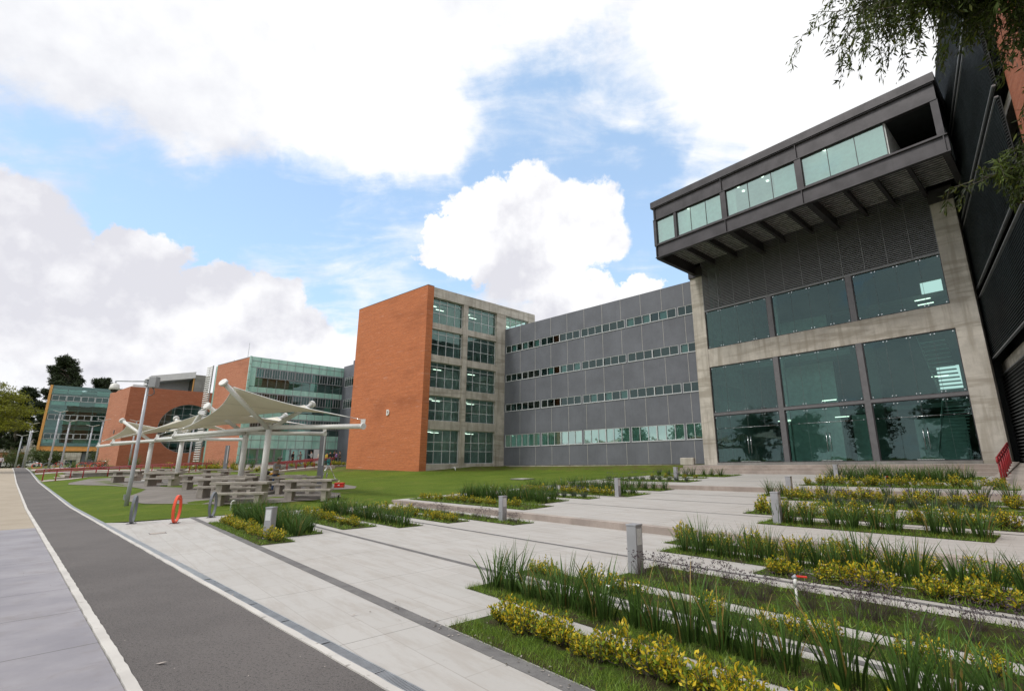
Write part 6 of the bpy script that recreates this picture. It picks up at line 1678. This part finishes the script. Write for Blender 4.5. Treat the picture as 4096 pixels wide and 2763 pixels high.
def person(label, x, y, z, face, top, trouser, pose='stand', h=1.72, skirt=False, cap=None, vest=None):
    """standing figure facing `face` (yaw in degrees); arms by pose"""
    k = h/1.75; root = thing('person', label, 'person', (x, y, z), R(180-face)); root.scale = (k, k, k)
    # local: -y is forward
    arms = {'stand': [((.20,.0,1.42),(.25,.02,1.14),(.235,-.04,.90)), ((-.20,.0,1.42),(-.25,.02,1.14),(-.235,-.04,.90))],
            'phone': [((.20,.0,1.42),(.25,.02,1.14),(.235,-.04,.90)), ((-.20,0,1.42),(-.30,-.10,1.18),(-.20,-.34,1.36))],
            'cross': [((.20,.0,1.42),(.26,-.06,1.17),(.02,-.22,1.19)), ((-.20,0,1.42),(-.26,-.06,1.15),(-.02,-.24,1.13))],
            'write': [((.19,-.02,1.40),(.24,-.08,1.14),(.10,-.30,1.20)), ((-.19,-.02,1.40),(-.24,-.08,1.14),(-.08,-.30,1.16))]}[pose]
    hd = -.05 if pose != 'write' else -.13
    J = [(0,0,.98,(.145,.105)), (0,.01,1.15,(.13,.095)), (0,.0,1.34,(.165,.11)), (0,0,1.44,(.13,.085)), (0,hd*.5,1.52,(.052,.055)), (0,hd,1.60,(.068,.085)), (0,hd,1.69,(.072,.092)), (0,hd+.005,1.755,(.05,.06))]
    Ed = [(i, i+1) for i in range(7)]
    def add(par, pts):
        p = par
        for q in pts: J.append(q); Ed.append((p, len(J)-1)); p = len(J)-1
        return p
    for sgn, A in ((1, arms[0]), (-1, arms[1])):
        s_, e_, w_ = A; w = add(3, [(*s_, .058), (*e_, .042), (*w_, .028)]); dv = (Vector(w_)-Vector(e_)).normalized(); hp = Vector(w_)+dv*.05
        p = add(w, [(*hp, (.032, .018))])
        for f_ in range(4):
            o_ = Vector((.012*(f_-1.5), 0, .006)); tip = hp+dv*(.07-.006*abs(f_-1.5))+o_+Vector((0, 0, -.008)); add(p, [(*(hp+dv*.035+o_), .0085), (*tip, .007)])
        add(w, [(*(hp+Vector((-.025*sgn, -.01, .0))), .010), (*(hp+dv*.03+Vector((-.035*sgn, -.012, 0))), .008)])
    for sgn in (1, -1): add(0, [(.095*sgn,0,.88,.088), (.105*sgn,-.015,.50,.056), (.11*sgn,.01,.10,.038), (.11*sgn,-.07,.045,(.035,.03)), (.115*sgn,-.15,.03,(.035,.022))])
    # nose, ears as small joints
    add(6, [(0,hd-.095,1.675,.014)])
    skin_obj('body', J, Ed, M['skin_tone'], root)
    T_ = [(0,0,.93,(.165,.125)), (0,.01,1.14,(.15,.115)), (0,0,1.34,(.185,.13)), (0,0,1.45,(.14,.10)), (0,0,1.50,(.075,.07))]; Te = [(0,1),(1,2),(2,3),(3,4)]
    for A in arms:
        p = 3
        for q, r_ in zip(A, (.076, .060, .044)): T_.append((*q, r_)); Te.append((p, len(T_)-1)); p = len(T_)-1
    skin_obj('jacket', T_, Te, cloth(top), root)
    if skirt: T2 = [(0,0,1.0,(.155,.12)), (0,0,.80,(.19,.15)), (0,-.01,.52,(.17,.14))]; skin_obj('skirt', T2, [(0,1),(1,2)], cloth(trouser), root)
    else:
        T2 = [(0,0,1.0,(.155,.12))]; E2 = []
        for sgn in (1, -1):
            p = 0
            for q in ((.095*sgn,0,.86,.10), (.105*sgn,-.015,.50,.072), (.11*sgn,.01,.09,.060)): T2.append(q); E2.append((p, len(T2)-1)); p = len(T2)-1
        skin_obj('trousers', T2, E2, cloth(trouser), root)
    for sgn in (1, -1):
        mb = MB(); mb.ball((.112*sgn, -.06, .045), .062, 10, .75); o = mb.build('shoe', M['black'], root); o.scale = (1, 1.0, 1)
        for v in o.data.vertices: v.co.y = (v.co.y+.06)*2.1-.06
    if cap is None:
        mb = MB(); mb.ball((0, hd+.015, 1.715), .098, 12, .82); hr = mb.build('hair', M['hair_dark'], root)
        for v in hr.data.vertices:
            if v.co.y < hd-.035 and v.co.z < 1.74: v.co.y = hd-.03
    else:
        mb = MB(); mb.ball((0, hd, 1.735), .104, 12, .72); mb.tube([(0,hd-.06,1.715), (0,hd-.18,1.70)], [.08, .06], 8); cp = mb.build('cap', cloth(cap), root)
        for v in cp.data.vertices:
            if v.co.y < hd-.1: v.co.z = 1.708+(v.co.z-1.708)*.15
        mb = MB(); mb.ball((0, hd+.03, 1.69), .088, 10, .7); mb.build('hair', M['hair_dark'], root)
    mb = MB()
    for sgn in (1, -1): mb.ball((.03*sgn, hd-.082, 1.70), .011, 6)
    mb.build('eyes', M['black'], root)
    if vest is not None:
        skin_obj('vest', [(0,.0,.86,(.19,.145)), (0,.01,1.10,(.178,.14)), (0,.01,1.30,(.195,.145)), (0,.0,1.43,(.15,.11))], [(0,1),(1,2),(2,3)], cloth(vest), root)
        mb = MB(); mb.tube([(-.17,-.08,.88), (-.18,.0,.87), (-.1,.13,.87), (.1,.13,.87), (.18,0,.87), (.17,-.08,.88)], .022, 6); mb.box(-.16, -.05, -.20, -.14, .80, .92); mb.build('belt', M['black'], root)
        mb = MB(); mb.box(-.10, .02, -.23, -.19, .78, .86); mb.build('tape_measure', M['yellow_plastic'], root)
        mb = MB(); mb.addmesh([(-.10,-.30,1.19), (.11,-.30,1.19), (.11,-.42,1.34), (-.10,-.42,1.34)], [(0,1,2,3)]); o = mb.build('notepad', M['petal'], root)
    return root
mx, my = -14.75, 26.9
person('surveyor in beige vest, grey sweater and cap, writing on a white pad among the tables', mx, my, H(mx, my)+.02, 100, (.30, .29, .28), (.045, .075, .15), 'write', 1.76, cap=(.20, .20, .19), vest=(.36, .27, .18))
Yp = 66.0
for (px, lab, fc, tp, tr, ps, hh, sk) in [
    (-34.2, 'person in a black suit standing leftmost at the glass doors, turned right', 95, (.012, .012, .014), (.012, .012, .014), 'stand', 1.78, False),
    (-33.2, 'person in a grey jacket with folded arms, second from the left at the glass doors', 200, (.10, .11, .11), (.12, .12, .12), 'cross', 1.74, False),
    (-31.75, 'person in black jacket and white shirt holding up a phone at the glass doors', 225, (.30, .31, .32), (.02, .02, .025), 'phone', 1.78, False),
    (-30.75, 'person in a cream top beside the dark open doorway', 30, (.50, .42, .34), (.36, .32, .28), 'stand', 1.66, False),
    (-29.75, 'person in a yellow top partly hidden behind the grey light column', 30, (.50, .36, .05), (.04, .04, .04), 'stand', 1.6, False),
    (-29.3, 'person in a dark suit seen from behind, just right of the grey light column', 20, (.012, .012, .014), (.015, .015, .018), 'stand', 1.74, False),
    (-28.8, 'person in black with bent arms in the right hand group', 140, (.012, .012, .014), (.012, .012, .014), 'cross', 1.74, False),
    (-28.45, 'person in a lilac blouse and an orange bag in the right hand group', 260, (.34, .20, .48), (.02, .02, .02), 'cross', 1.64, False),
    (-28.0, 'person in a dark brown jacket rightmost in the group before the brick wall', 225, (.06, .05, .045), (.05, .045, .04), 'cross', 1.76, False)]:
    person(lab, px, Yp+(.6 if px > -28 else 0), 1.665, fc, tp, tr, ps, hh, sk)
P = pq(103.5, -.4); person('person in a white shirt and dark trousers walking at the far end of the path', P.x, P.y, H(P.x, P.y), 130, (.62, .58, .62), (.01, .01, .012), 'stand', 1.72)
P = pq(97, 4.2); person('person in a pale shirt standing behind the small red hoop rack', P.x, P.y, H(P.x, P.y), 200, (.55, .55, .62), (.01, .01, .012), 'cross', 1.7)
